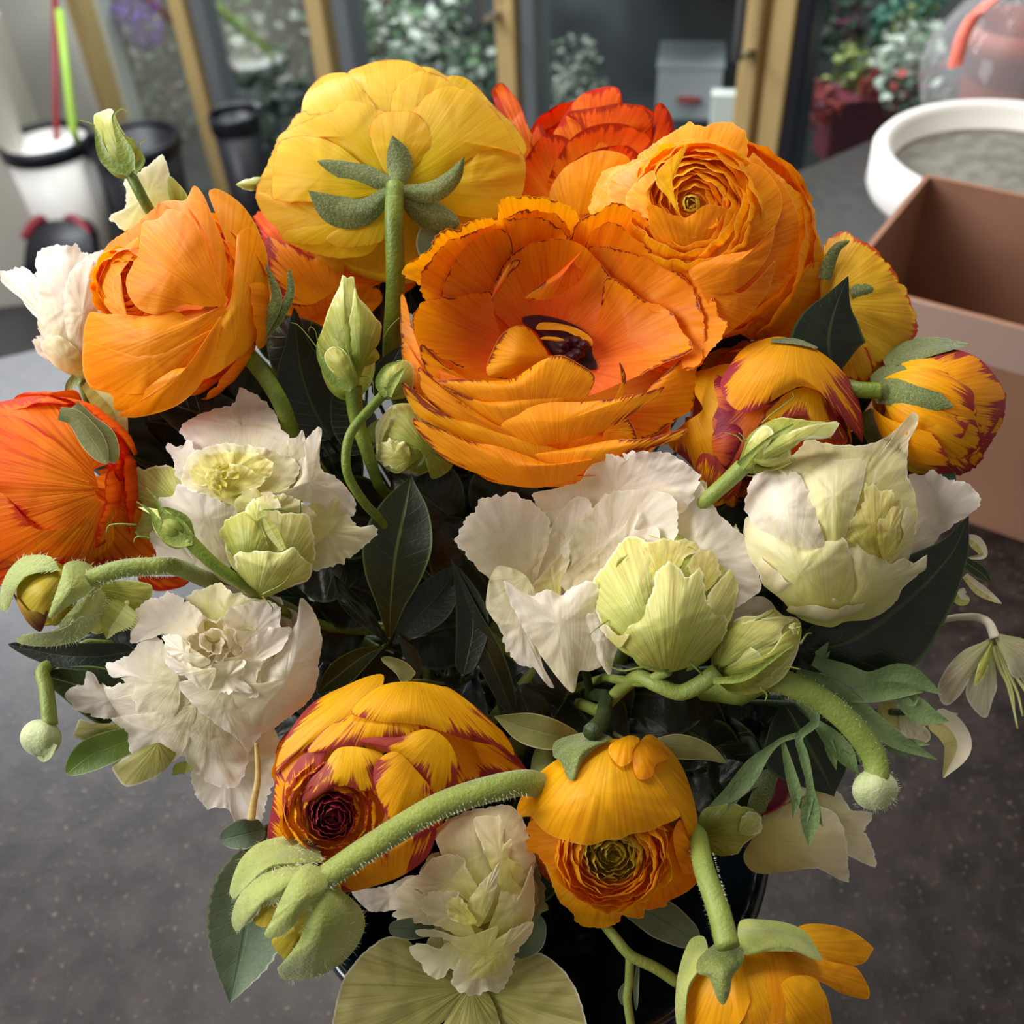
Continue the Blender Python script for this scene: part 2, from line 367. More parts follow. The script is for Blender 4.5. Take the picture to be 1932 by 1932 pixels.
M_GLASS, nt, out = nmat('pane_glass')
tb_ = N(nt, 'ShaderNodeBsdfTransparent'); tb_.inputs[0].default_value = (.93, .97, .97, 1); gb_ = N(nt, 'ShaderNodeBsdfGlossy'); gb_.inputs['Roughness'].default_value = .06
fr_n = N(nt, 'ShaderNodeFresnel'); fr_n.inputs[0].default_value = 1.3; mg_ = N(nt, 'ShaderNodeMixShader'); nt.links.new(mth(nt, 'MULTIPLY', fr_n.outputs[0], .5), mg_.inputs[0]); nt.links.new(tb_.outputs[0], mg_.inputs[1]); nt.links.new(gb_.outputs[0], mg_.inputs[2]); nt.links.new(mg_.outputs[0], out.inputs[0])

A0 = PD(1440, 330, 1.65); B0 = PD(390, 330, 2.7); A0z = Vector((A0.x, A0.y, 0)); B0z = Vector((B0.x, B0.y, 0))
CD = (B0z - A0z).normalized(); CN = Vector((-CD.y, CD.x, 0))
if CN.dot(A0z) < 0: CN = -CN                                    # away from the lens
def W(px, py, off=0.0):
    r = ray(px, py); return CP + r * (((A0z + CN * off) - CP).dot(CN) / r.dot(CN))
def along(px, py, off=0): return (W(px, py, off) - A0z).dot(CD)
def CPt(s, z, off=0): return A0z + CD * s + CN * off + Vector((0, 0, z))
FZ = -.9
# floor and walls
e = [Vector((-6, -2, FZ)), Vector((5, -2, FZ)), Vector((5, 7, FZ)), Vector((-6, 7, FZ))]
tag(mesh('floor', [*e, *[v - Vector((0, 0, .1)) for v in e]], [(0, 1, 2, 3), (4, 7, 6, 5), (0, 4, 5, 1), (1, 5, 6, 2), (2, 6, 7, 3), (3, 7, 4, 0)], M_FLOOR, None, None, False), kind='structure')
tag(box('wall_back', CPt(-4, FZ, 1.25), CD * 9, CN * .1, (0, 0, 3.2), M_WALL), kind='structure')
sL = along(178, 150)
tag(box('wall_left', CPt(sL + .06, FZ, .05), CD * 3, CN * .1, (0, 0, 3.2), M_WALL), kind='structure')
# display cooler
ck = thing('display_cooler', 'brass-framed glass-door flower cooler running along the back of the shop', 'cooler', CPt(0, FZ, 0)); 
sR = along(2300, 100)
box('back_panel', CPt(sR, FZ, .8), CD * (sL + 1.8 - sR), CN * .04, (0, 0, 2.6), M_INT, ck)
box('cooler_floor', CPt(sR, FZ, .02), CD * (sL + 1.8 - sR), CN * .78, (0, 0, .12), M_INT, ck)
mul = [(178, 20, M_BRASS, 0), (365, 26, M_BRASS, 0), (395, 26, M_GREYF, .01), (612, 30, M_BRASS, 0), (652, 26, M_GREYF, .01), (955, 34, M_BRASS, 0), (990, 26, M_GREYF, .01), (1412, 36, M_BRASS, -.01), (1462, 44, M_BRASS, 0), (1502, 26, M_DARK, .0)]
FR = {}
for px, wd, m_, of in mul:
    s0 = along(px + wd / 2, 150); s1 = along(px - wd / 2, 150)
    fo_ = box('door_frame', CPt(s0, FZ + .05, of), CD * (s1 - s0), CN * .05, (0, 0, 2.3), m_, ck, .004); fo_['_o'] = ck['_o']; FR[px] = fo_
for a, b in ((1500, 2300), (1000, 1395), (665, 938), (405, 597), (190, 352)):
    s0, s1 = along(b, 150), along(a, 150); box('glass_pane', CPt(s0, FZ + .05, .03), CD * (s1 - s0), CN * .006, (0, 0, 2.3), M_GLASS, ck)
for px in (1390, 905):
    h0 = W(px, 112 if px > 1000 else 42, -.05); tube_w('handle', [h0 + CN * .05, h0, h0 + Vector((0, 0, .12)), h0 + Vector((0, 0, .3)), h0 + Vector((0, 0, .3)) + CN * .05], [.008] * 5, M_STEEL, FR[1412 if px > 1000 else 955])
lamp = bpy.data.lights.new('cooler_fill_light', 'AREA'); lamp.shape = 'RECTANGLE'; lamp.size = 2.6; lamp.size_y = .2; lamp.energy = 36; lamp.color = (.95, 1, .98)  # unseen area light added to brighten the inside of the cooler
lo_ = bpy.data.objects.new('cooler_fill_light', lamp); COL.objects.link(lo_); lo_.location = CPt((sL + along(1400, 150)) / 2, .75, .3); lo_.rotation_euler = (0, 0, math.atan2(CD.y, CD.x))
for k, z in enumerate((-.08, .1, .28, .46)):
    s0, s1 = along(1395, 150, .45), along(1010, 150, .45)
    box('shelf', CPt(s0, z, .35), CD * (s1 - s0), CN * .42, (0, 0, .015), M_GREYF, ck)
# blurred bunches inside
def bunch(name, label, cat, c, rad, mats, n, sz, group=None, zs=1.0, sd=1):
    t = thing(name, label, cat, c, group); rn = random.Random(sd); per = {}
    for i in range(n):
        d = Vector((rn.gauss(0, 1), rn.gauss(0, 1), rn.gauss(0, 1))).normalized() * (rn.random() ** .4); p = Vector(c) + Vector((d.x * rad, d.y * rad, d.z * rad * zs))
        V, Fc = per.setdefault(rn.choices(range(len(mats)), [m[1] for m in mats])[0], ([], [])); o = len(V); r = sz * rn.uniform(.6, 1.4); k = 5
        q = Matrix.Rotation(rn.random() * 6, 3, 'Z') @ Matrix.Rotation(rn.random() * 6, 3, 'X')
        V.append(p - q @ Vector((0, 0, r * .3)))
        for j in range(10): a = j * .628; V.append(p + q @ Vector((math.cos(a), math.sin(a), .25 * (j % 2))) * r * (1 if j % 2 else .6))
        for j in range(10): Fc.append((o, o + 1 + j, o + 1 + (j + 1) % 10))
    for i, (V, Fc) in per.items(): mesh(mats[i][2], V, Fc, mats[i][0], t)
    return t
M_BW = plain('bg_white', srgb(176, 180, 168), .7); M_BG = plain('bg_green', srgb(92, 118, 84), .6); M_BDG = plain('bg_dark_green', srgb(48, 66, 52), .6)
M_BR = plain('bg_red', srgb(150, 52, 46), .6); M_BP = plain('bg_purple', srgb(120, 60, 200), .5); M_BPK = plain('bg_plum', srgb(110, 60, 84), .6); M_BY = plain('bg_yellowgreen', srgb(130, 138, 74), .6)
bl = [(780, 120, .3, .13, [(M_BW, 5, 'blossoms'), (M_BG, 3, 'foliage')], 'hazy white baby\'s breath bunch behind the glass above the yellow flower'),
      (500, 150, .35, .15, [(M_BW, 2, 'blossoms'), (M_BG, 4, 'foliage'), (M_BDG, 3, 'stems')], 'pale green and white bunch behind the second glass door'),
      (530, 300, .3, .13, [(M_BDG, 4, 'foliage'), (M_BG, 3, 'leaves'), (M_BW, 1, 'blossoms')], 'dark green foliage bunch low behind the second glass door'),
      (880, 210, .35, .11, [(M_BDG, 4, 'foliage'), (M_BG, 2, 'leaves'), (M_BW, 1, 'blossoms')], 'dark leafy bunch behind the glass right of the yellow flower'),
      (290, 170, .3, .1, [(M_BW, 3, 'blossoms'), (M_BG, 3, 'foliage'), (M_BPK, 1, 'buds')], 'white and pink bunch behind the leftmost glass door'),
      (255, 20, .2, .055, [(M_BP, 5, 'blossoms'), (M_BW, 1, 'filler')], 'violet blossoms at the top of the leftmost glass door'),
      (1080, 165, .5, .06, [(M_BW, 4, 'blossoms'), (M_BG, 1, 'foliage')], 'small white bunch on the dark cooler shelf behind the orange petals'),
      (690, 20, .5, .09, [(M_BPK, 3, 'blossoms'), (M_BDG, 3, 'foliage')], 'dusky plum bunch at the top of the third glass door')]
for i, (px, py, of, rd, ms, lb) in enumerate(bl): bunch('flower_bunch', lb, 'flowers', W(px, py, of), rd * 1.35, ms, 420, rd * .13, None, 1.5, i)
def crate(name, label, cat, px, py, wpx, hpx, D, m, yaw=.3, dep=1.0):
    c = PD(px, py, D); k = D / F; wv = Vector((math.cos(yaw), math.sin(yaw), 0)) * wpx * k; dv = Vector((-math.sin(yaw), math.cos(yaw), 0)) * wpx * k * dep
    t = thing(name, label, cat, c - Vector((0, 0, hpx * k / 2)))
    o = c - wv / 2 - Vector((0, 0, hpx * k / 2)); box('body', o, wv, dv, (0, 0, hpx * k * .94), m, t, .004)
    box('lid', o - wv * .02 - dv * .02 + Vector((0, 0, hpx * k * .9)), wv * 1.04, dv * 1.04, (0, 0, hpx * k * .12), m, t, .003); return t, o, wv, hpx * k
M_BOXW = plain('white_carton', srgb(200, 205, 212), .6)
t, o, wv, hh = crate('carton', 'white carton with a red blob mark inside the cooler', 'box', 1300, 175, 120, 105, 2.2, M_BOXW, -.2)
lathe('printed_mark', [(.0, 0), (.028, .001), (.026, .003), (0, .004)], o + wv * .5 + Vector((0, -.004, hh * .4)), M_BR, t, 16)
crate('paper_bag', 'small white packet standing beside the white carton', 'packet', 1372, 215, 62, 70, 2.05, M_WHITEP, -.2, .5)
M_MAROON = plain('maroon_carton', srgb(96, 34, 48), .5)
mt_, mo_, mw_, mh_ = crate('carton', 'dark maroon carton on the cooler shelf behind the right glass door', 'box', 1628, 250, 125, 120, 1.78, M_MAROON, .1, .6)
s0, s1 = along(2250, 150, .06), along(1520, 150, .06)
box('shelf', CPt(s0, mo_.z - .016, .06), CD * (s1 - s0), CN * .6, (0, 0, .015), M_GREYF, ck)
bb = [(1545, 200, 1.74, .04, [(M_BR, 4, 'blossoms'), (M_BPK, 1, 'filler')], 'red blossoms left of the maroon carton'),
      (1620, 140, 1.78, .055, [(M_BY, 4, 'leaves'), (M_BDG, 2, 'stems')], 'yellow-green sprig above the maroon carton'),
      (1715, 50, 1.72, .065, [(plain('bg_teal', srgb(44, 96, 78), .6), 4, 'leaves'), (M_BY, 1, 'tips')], 'teal green leaves at the top edge of the photo'),
      (1715, 115, 1.62, .06, [(M_BW, 4, 'blossoms'), (M_BG, 1, 'leaves')], 'cream blossoms under the teal leaves'),
      (1740, 185, 1.6, .055, [(M_BDG, 4, 'leaves'), (M_BR, 1, 'berries'), (M_BW, 1, 'tips')], 'dark foliage with pale tips beside the wrapped pot'),
      (1650, 160, 1.7, .026, [(M_BR, 4, 'blossoms')], 'small red blossoms above the right of the maroon carton'),
      (1560, 40, 1.9, .08, [(M_BDG, 4, 'leaves'), (M_BPK, 1, 'blossoms')], 'dark shrub of plum and green at the top right')]
for i, (px, py, D, rd, ms, lb) in enumerate(bb): bunch('potted_foliage', lb, 'plant', PD(px, py, D), rd, ms, 190, rd * .17, None, 1.1, 40 + i)
# wrapped pot
M_TERRA = plain('terracotta', srgb(150, 72, 54), .6); pz = G(1880, 262)
pot = thing('wrapped_pot', 'terracotta pot in clear wrap with a coral ribbon at the right edge', 'plant pot', pz)
lathe('pot', [(0, 0), (.042, 0), (.056, .1), (.062, .1), (.062, .125), (.054, .125), (.05, .02)], pz, M_TERRA, pot)
M_CELLO = plain('cellophane', (.95, .97, 1, 1), .06, trans=.0, alpha=.16, spec=1)
V = []; Fc = []
for i in range(18):
    z = -.0 + i * .016; 
    for j in range(60): a = j * .10472; r = .066 + .03 * math.sin(i * .35) + .006 * nz(j * .7, i * .3) * 2; V.append(pz + Vector((r * math.cos(a), r * math.sin(a), z)))
Fc = [(i * 60 + j, i * 60 + (j + 1) % 60, (i + 1) * 60 + (j + 1) % 60, (i + 1) * 60 + j) for i in range(17) for j in range(60)]
mesh('clear_wrap', V, Fc, M_CELLO, pot)
rb = [PD(1790, 130, .98), PD(1802, 80, .97), PD(1830, 30, .97), PD(1885, -10, .98)]
V = []
for p_ in crom(np.array([tuple(q) for q in rb]), 20, False): V += [Vector(p_), Vector(p_) + Vector((.012, -.002, .003)), Vector(p_) + Vector((.012, .002, .004)), Vector(p_) + Vector((0, .003, .001))]
mesh('ribbon', V, [(i * 4 + j, i * 4 + (j + 1) % 4, i * 4 + 4 + (j + 1) % 4, i * 4 + 4 + j) for i in range(19) for j in range(4)], plain('coral_ribbon', srgb(240, 120, 100), .4), pot)
# counter
ce = [G(-900, 880), G(0, 672), G(1480, 332), CPt(along(1930, 150), 0, -.03), CPt(sR, 0, -.03)]
near = [Vector((1.6, -.5, 0)), Vector((-1.4, -.5, 0))]
poly = ce + near; n_ = len(poly)
V = [*poly, *[v - Vector((0, 0, .04)) for v in poly]]
ct = mesh('counter', V, [tuple(range(n_))[::-1], tuple(range(n_, 2 * n_))] + [(i, (i + 1) % n_, n_ + (i + 1) % n_, n_ + i) for i in range(n_)], M_COUNTER, None, None, False, loc=(0, .3, 0))
b_ = ct.modifiers.new('bevel', 'BEVEL'); b_.width = .004; b_.segments = 2
tag(ct, 'dark mottled stone worktop under the vase', 'counter')
for q in (Vector((-.9, .2, FZ)), Vector((.5, .2, FZ))):
    pass
cb = box('counter_cabinet', Vector((-.95, -.35, FZ)), (2.3, 0, 0), (0, .82, 0), (0, 0, -FZ - .04), M_DARK); tag(cb, 'dark cabinet carrying the stone worktop', 'cabinet')
# white tub on the counter
wt = G(1905, 318, .085); wt = Vector((wt.x, wt.y, 0)); tub = thing('planter_bowl', 'round white planter bowl with a thick rim behind the cardboard box', 'bowl', wt)
lathe('bowl_wall', [(.0, .0), (.085, .0), (.105, .055), (.118, .06), (.121, .066), (.121, .098), (.117, .103), (.108, .103), (.104, .098), (.1, .07), (.0, .066)], wt, M_WHITEP, tub, 64)
lathe('contents', [(0, .084), (.08, .083), (.1035, .08)], wt, plain('grey_soil', srgb(120, 116, 106), .7, c2=srgb(96, 92, 84), scale=60, bump=.2), tub, 48)
# cardboard box
b1, b2 = G(1760, 962), G(1932, 1022); dd = (b2 - b1).normalized(); dn = Vector((-dd.y, dd.x, 0))
if dn.y < 0: dn = -dn
lo, hi = 0.0, .4
for _ in range(40):
    h = (lo + hi) / 2
    if proj(b1 + Vector((0, 0, h)))[1] > 606: lo = h
    else: hi = h
bh = h; tl = G(1747, 328, bh); dep = (tl - b1).dot(dn); s_ = (tl - b1).dot(dd); print('BOX', bh, dep, s_)
o0 = b1 + dd * s_; LW = .34
bx = thing('cardboard_box', 'open brown cardboard box on the counter right of the bouquet', 'box', o0 + dd * LW / 2 + dn * dep / 2)
T = .004
box('side_panel', o0, dd * LW, dn * T, (0, 0, bh), M_CARD, bx)
box('side_panel', o0 + dn * (dep - T), dd * LW, dn * T, (0, 0, bh), M_CARD, bx)
box('side_panel', o0 + dn * T, dd * T, dn * (dep - 2 * T), (0, 0, bh), M_CARD, bx)
box('side_panel', o0 + dn * T + dd * (LW - T), dd * T, dn * (dep - 2 * T), (0, 0, bh), M_CARD, bx)
box('base_panel', o0 + dn * T + dd * T, dd * (LW - 2 * T), dn * (dep - 2 * T), (0, 0, T), M_CARD, bx)
q1 = b1 + Vector((0, 0, bh))
box('tape', q1 - dn * .0006 + dd * (-.05) - Vector((0, 0, .03)), dd * .105, dn * .0005, (0, 0, .03), M_TAPE, bx)
# floor things at the left
def bucket(name, label, px, py, rpx, h, mat, rimm, rs=1.0):
    k = (FZ + h - HC) / ray(px, py).z; c = PD(px, py, k); c = Vector((c.x, c.y, FZ)); r = rpx * k / F
    t = thing(name, label, 'bucket', c)
    lathe('body', [(0, .004), (0, 0), (r * .74, 0), (r * .97, h * .97), (r * .93, h * .97), (r * .7, .01), (0, .01)], c, mat, t)
    lathe('rim', [(r * .95, h * .93), (r * 1.03, h * .93), (r * 1.05, h), (r * .98, h * 1.015), (r * .93, h)], c, rimm, t); return t, c, r
t1, c1, r1 = bucket('bucket', 'white bucket with a black rim on the floor at left', 84, 262, 82, .42, M_WHITEP, M_DARK)
lathe('bucket_filling', [(0, .40), (r1 * .9, .395)], c1, plain('white_paper', srgb(250, 250, 250), .7), t1)
t2, c2, r2 = bucket('bucket', 'black bucket on the floor behind the green bud at left', 250, 262, 84, .4, M_DARK, M_DARK)
t3, c3, r3 = bucket('bucket', 'dark narrow bucket by the brass door frame', 440, 215, 46, .5, M_DARK, M_DARK)
k0 = (FZ + .03 - HC) / ray(108, 470).z
br = thing('long_handled_dustpan', 'red-handled dustpan with a black scoop standing in front of the white bucket', 'dustpan', PD(108, 520, k0))
p0, p1 = PD(108, 405, k0 * .88), PD(103, -60, k0 * .88); tube_w('handle', [p0, p0.lerp(p1, .5), p1], [.0075] * 3, M_RED, br)
arc = [PD(108 + 62 * math.sin(a), 405 + 60 * (1 - math.cos(a)), k0 * .88) for a in np.linspace(-1.35, 1.35, 14)]; tube_w('bracket', arc, [.012] * 14, M_RED, br)
V = []
for a in np.linspace(-1.3, 1.3, 12):
    q = PD(112 + 66 * math.sin(a), 418 + 56 * (1 - math.cos(a)), k0 * .875); r_ = PD(112 + 76 * math.sin(a), 560, k0 * .87); V += [q, r_, r_ + Vector((0, .05, 0)), q + Vector((0, .05, 0))]
mesh('scoop', V, [(i * 4 + j, i * 4 + (j + 1) % 4, i * 4 + 4 + (j + 1) % 4, i * 4 + 4 + j) for i in range(11) for j in range(4)] + [(3, 2, 1, 0), (44, 45, 46, 47)], M_DARK, br)
g0, g1 = PD(138, 245, 2.45), PD(112, 20, 2.45)
gs = tube_w('plant_stake', [g0 - Vector((0, 0, .03)), g0, g0.lerp(g1, .5), g1], [.01] * 4, M_LIME, None, 8, loc=tuple(g0)); tag(gs, 'lime green stake leaning over the white bucket', 'stake')
cab = box('side_cabinet', G(-260, 700, FZ) + Vector((-.3, .2, 0)), (.75, .1, 0), (-.1, .4, 0), (0, 0, .62), plain('cream_laminate', srgb(205, 202, 190), .5)); tag(cab, 'cream side cabinet at the far left edge', 'cabinet')
# ------------------------------------------------------------------ flower materials
RED = srgb(165, 28, 24); MAG = srgb(158, 20, 52); DKR = srgb(120, 20, 20)
M_OR = petal_mat('orange_petal', srgb(250, 116, 2), srgb(255, 164, 6), edge=DKR, ew=.06, rim=srgb(255, 170, 50), rimw=.012, tr=.34)
M_OR2 = petal_mat('orange_feathered_petal', srgb(255, 160, 6), srgb(255, 172, 14), edge=srgb(140, 24, 24), ew=.085, rim=srgb(255, 170, 50), rimw=.012, tr=.3, sf=24)
M_ORP = petal_mat('plain_orange_petal', srgb(255, 165, 14), srgb(255, 162, 4), rim=srgb(255, 178, 60), rimw=.02, tr=.36)
M_YO = petal_mat('golden_petal', srgb(255, 196, 26), srgb(255, 180, 8), rim=srgb(255, 190, 70), rimw=.02, tr=.36)
M_YB = petal_mat('yellow_petal_back', srgb(226, 200, 10), srgb(246, 206, 44), edge=srgb(222, 130, 50), ew=.025, tr=.42, vein=.35, stripe=.2)
M_OS = petal_mat('orange_streak_petal', srgb(255, 190, 14), srgb(255, 168, 6), edge=MAG, ew=.34, tr=.28, sf=26)
M_YS = petal_mat('yellow_streak_petal', srgb(255, 196, 20), srgb(255, 184, 10), edge=MAG, ew=.3, tr=.3, sf=26)
M_YS2 = petal_mat('yellow_thin_streak_petal', srgb(250, 206, 50), srgb(252, 200, 50), edge=srgb(210, 60, 30), ew=.09, tr=.34, vein=.35)
M_OD = petal_mat('deep_orange_petal', srgb(250, 150, 20), srgb(232, 70, 8), edge=srgb(160, 26, 8), ew=.16, tr=.3, spec=.1, rough=.65)
M_RO = petal_mat('red_orange_petal', srgb(250, 150, 26), srgb(240, 104, 16), edge=srgb(196, 40, 16), ew=.2, tr=.3, spec=.12, rough=.6, veinc=srgb(214, 64, 14), vein=.6, sf=12)
M_WH = petal_mat('white_petal', srgb(240, 230, 190), srgb(250, 240, 226), rim=srgb(255, 250, 240), rimw=.03, tr=.3, rough=.42, vein=.22, stripe=.12, var=.03)
M_WG = petal_mat('cream_petal', srgb(228, 224, 132), srgb(246, 236, 196), rim=srgb(252, 248, 222), rimw=.04, tr=.3, rough=.45, vein=.22, stripe=.15, var=.03)
M_GW = petal_mat('pale_green_petal', srgb(192, 204, 100), srgb(230, 230, 150), rim=srgb(246, 248, 200), rimw=.05, tr=.28, rough=.4, vein=.6, var=.04)
M_GB = petal_mat('green_bud_petal', srgb(148, 166, 66), srgb(198, 202, 104), rim=srgb(222, 228, 150), rimw=.03, tr=.25, rough=.42, vein=.6, var=.05)
M_CY = petal_mat('yellow_heart_petal', srgb(226, 222, 110), srgb(246, 240, 160), rim=srgb(250, 246, 190), rimw=.05, tr=.35, rough=.45, vein=.4)
M_HEL = petal_mat('hellebore_petal', srgb(172, 170, 92), srgb(200, 192, 126), rim=srgb(226, 216, 190), rimw=.05, tr=.25, rough=.4, veinc=srgb(140, 170, 84), vein=.6, sf=7)
M_HEW = petal_mat('pale_hellebore_petal', srgb(176, 184, 130), srgb(222, 214, 186), rim=srgb(234, 226, 206), rimw=.05, tr=.25, rough=.45, vein=.4)
M_OLV = petal_mat('olive_heart_petal', srgb(160, 140, 20), srgb(206, 176, 40), rim=srgb(220, 190, 70), rimw=.05, tr=.3)
M_YOC = petal_mat('ring_petal', srgb(255, 190, 20), srgb(255, 184, 16), rim=srgb(255, 205, 90), rimw=.03, tr=.5)
M_BUDY = petal_mat('bud_yellow_petal', srgb(206, 190, 50), srgb(222, 206, 70), tr=.3, vein=.4)
M_MGO = petal_mat('magenta_orange_petal', srgb(240, 130, 20), srgb(150, 24, 50), edge=srgb(130, 14, 44), ew=.5, tr=.2, veinc=srgb(200, 90, 30), sf=24)
M_EYE = petal_mat('maroon_heart_petal', srgb(50, 8, 14), srgb(70, 12, 18), rim=srgb(110, 26, 22), rimw=.04, tr=.1)
M_STEM = leaf_mat('green_stem', srgb(94, 116, 30), srgb(124, 142, 44), tr=.08, rough=.45)
M_STEMP = leaf_mat('pale_green_stem', srgb(146, 160, 74), srgb(126, 146, 60), tr=.1, rough=.5)
M_STEMF = leaf_mat('downy_green_stem', srgb(116, 134, 34), srgb(142, 154, 52), tr=.08, rough=.6, fuzz=True)
M_STEMD = leaf_mat('dark_stem', srgb(34, 48, 18), srgb(50, 64, 26), tr=.05, rough=.5)
M_SEP = leaf_mat('grey_green_sepal', srgb(78, 94, 36), srgb(104, 116, 50), tr=.1, rough=.65, fuzz=True)
M_SEPF = leaf_mat('downy_sepal', srgb(140, 156, 66), srgb(172, 182, 92), tr=.12, rough=.65, fuzz=True)
M_SEPD = leaf_mat('dark_green_sepal', srgb(80, 98, 32), srgb(112, 126, 48), tr=.1, rough=.6, fuzz=True, rimc=srgb(190, 186, 90))
M_CAL = leaf_mat('thin_calyx', srgb(116, 138, 50), srgb(150, 164, 72), tr=.1, rough=.45)
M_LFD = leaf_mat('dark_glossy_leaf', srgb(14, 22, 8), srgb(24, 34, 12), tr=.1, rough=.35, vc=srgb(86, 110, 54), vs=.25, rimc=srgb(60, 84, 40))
M_LFM = leaf_mat('green_leaf', srgb(30, 44, 10), srgb(46, 60, 16), tr=.15, rough=.38, vc=srgb(130, 150, 80), vs=.6, rimc=srgb(120, 144, 76))
M_LFL = leaf_mat('light_green_leaf', srgb(104, 134, 40), srgb(128, 156, 56), tr=.25, rough=.4, vc=srgb(150, 174, 90), vs=.35, rimc=srgb(190, 204, 130))
M_LFG = leaf_mat('silver_green_leaf', srgb(86, 104, 78), srgb(112, 128, 98), tr=.1, rough=.55, vc=srgb(76, 98, 74), vs=.5, rimc=srgb(170, 184, 150))
M_LFS = leaf_mat('grey_green_bract', srgb(112, 116, 58), srgb(138, 138, 76), tr=.15, rough=.5, vc=srgb(160, 164, 110), vs=.25, rimc=srgb(200, 186, 140))
M_CUT = leaf_mat('cut_leaf_green', srgb(98, 122, 70), srgb(122, 144, 90), tr=.12, rough=.5)
c4 = (720, 340, 2.841); c3 = (450, 80, 2.972); c5 = (940, 140, 2.415); c1 = (0, 0, 2.0125); c2b = (960, 0, 1.9877)
d1 = (0, 180, 2.76); d2 = (0, 700, 2.683); d3 = (540, 480, 4.025); d4 = (1240, 420, 2.792); d5 = (840, 760, 2.927); d6 = (1320, 740, 3.157)
e1 = (0, 1050, 3.019); e2 = (380, 1240, 2.792); e3 = (900, 1280, 2.964); e4 = (1200, 1180, 2.570); e5 = (560, 860, 4.025); e6 = (1400, 380, 2.842); FX = (0, 0, 1)
# ================================================================== flowers
# big open orange ranunculus
_b = body_fn(('bowl', 1054, 650, 290, 235, -150, 150))
def b1_(x, y): return _b(x, y) + (y - 650) * .16
f = Fl('ranunculus', 'wide open orange ranunculus with dark heart and red-rimmed petals at the centre', 'flower', c4, 0, b1_, M_OR, at=(1054, 650))
out1 = body_fn(('dome', 1010, 740, 330, 210, -120, 150))
core(f, 1050, 680, -130, (-.05, -.45, .9), 250, [(1.0, 88, 7, 38, 0), (.9, 84, 7, 38, .02)], M_ORP, asp=.7)
# far rim
f.pet('640,600 560,330 625,190 630,105 760,90 900,90 1010,140 1080,230 1080,350 900,600', lay=-46, frill=3, base='850,800', ruf=8)
f.pet('1000,560 1030,250 1160,170 1240,120 1330,150 1420,220 1490,360 1400,600', lay=-36, frill=2, base='1000,800', ruf=8)
f.pet('430,700 200,560 115,500 150,440 230,390 300,280 350,255 400,260 470,220 560,205 640,220 760,160 950,190 1010,300 800,560', lay=-26, frill=4, base='850,850', ruf=8)
f.pet('1300,1000 1300,700 1440,370 1500,350 1600,400 1700,520 1780,640 1810,730 1855,770 1800,880 1740,940 1690,1010', lay=-24, frill=3, base='950,900', ruf=8)
f.pet('1130,560 1080,400 1130,270 1250,225 1340,300 1440,400 1300,600', lay=-20, frill=2, base='1000,850')
f.pet('1130,900 1180,650 1080,400 1100,360 1180,355 1290,380 1450,420 1600,500 1690,620 1728,760 1725,900 1680,1000 1500,1000', lay=-12, frill=3, base='980,900', ruf=8, ctr='1400,720')
f.pet('600,950 230,640 215,500 320,350 430,300 600,230 760,200 900,220 1000,330 800,700', lay=-14, frill=3, base='850,880', ruf=8)
f.pet('700,900 500,880 330,700 330,560 430,380 520,300 640,260 700,330 700,600', lay=-6, base='850,880', ruf=5)
f.pet('830,930 660,760 585,690 590,600 650,450 760,355 930,312 1060,340 1130,400 1240,560 1180,850 1000,920', lay=4, base='900,900', ruf=5, bulge=-14, ctr='900,640')
f.pet('1020,430 1085,365 1045,410 1035,450 1075,490 1060,540 960,610 860,642 770,628 850,560 940,500', lay=38, bulge=10, pleat=.3, name='petal')
f.pet('590,640 600,600 650,500 700,430 745,425 735,460 690,500 640,580', lay=26, bulge=5, pleat=.2)
f.pet('1080,1150 1100,960 1170,700 1190,560 1220,518 1300,560 1400,640 1540,700 1610,810 1665,905 1500,990 1300,1080', lay=14, frill=2, base='1010,1000', bulge=-10, ruf=5, ctr='1330,850')
f.pet('640,1060 330,960 190,850 165,770 190,690 220,650 300,625 420,625 580,598 600,700 640,850', lay=14, base='830,960', frill=2, bulge=-14, ruf=4, ctr='430,820')
# side slivers
f.pet('440,1080 300,1000 160,770 130,640 105,600 100,720 105,880 130,1080 190,1260 330,1290 440,1200', lay=-6, frill=3, base='760,1150', bulge=14, body=out1)
f.pet('470,1090 330,980 225,880 205,890 210,960 280,1090 380,1150', lay=20, base='600,1150', frill=2, bulge=8)
f.pet('500,1200 340,1090 230,1010 130,870 115,900 150,1080 230,1200 400,1300', lay=10, base='760,1200', frill=3, bulge=12, body=out1)
f.pet('1100,1300 1250,1200 1390,1160 1440,1110 1560,1000 1650,920 1685,980 1680,1100 1665,1220 1560,1300 1440,1375 1250,1400', lay=6, frill=2, base='1000,1250', body=out1, bulge=10)
# heart
f.pet('1150,1010 1000,1005 880,900 830,820 760,770 755,735 840,722 960,745 1060,790 1120,850 1130,930', lay=14, mat=M_EYE, bulge=12, name='heart')
for i in range(9):
    a = i * .7; x, y = 1000 + 60 * math.cos(a) + i * 4, 890 + 50 * math.sin(a) + i * 3
    f.pet('%d,%d %d,%d %d,%d %d,%d' % (x - 30, y - 18, x + 20, y - 26, x + 42, y + 16, x - 8, y + 24), lay=36 + (i % 3) * 4, mat=M_EYE, bulge=12, name='stamen_curl', n=24)
f.pet('830,800 850,765 950,768 1060,800 1125,850 1125,890 1060,840 950,800', lay=38, mat=M_ORP, bulge=5, pleat=.2)
f.pet('850,850 880,838 940,842 980,855 970,866 900,858', lay=44, mat=M_ORP, bulge=3, pleat=.2)
f.pet('700,1070 580,1050 560,1010 600,900 650,820 730,778 790,795 850,870 890,950 800,1030', lay=36, mat=M_OR2, bulge=34, base='880,960', label='small curled yellow inner petal')
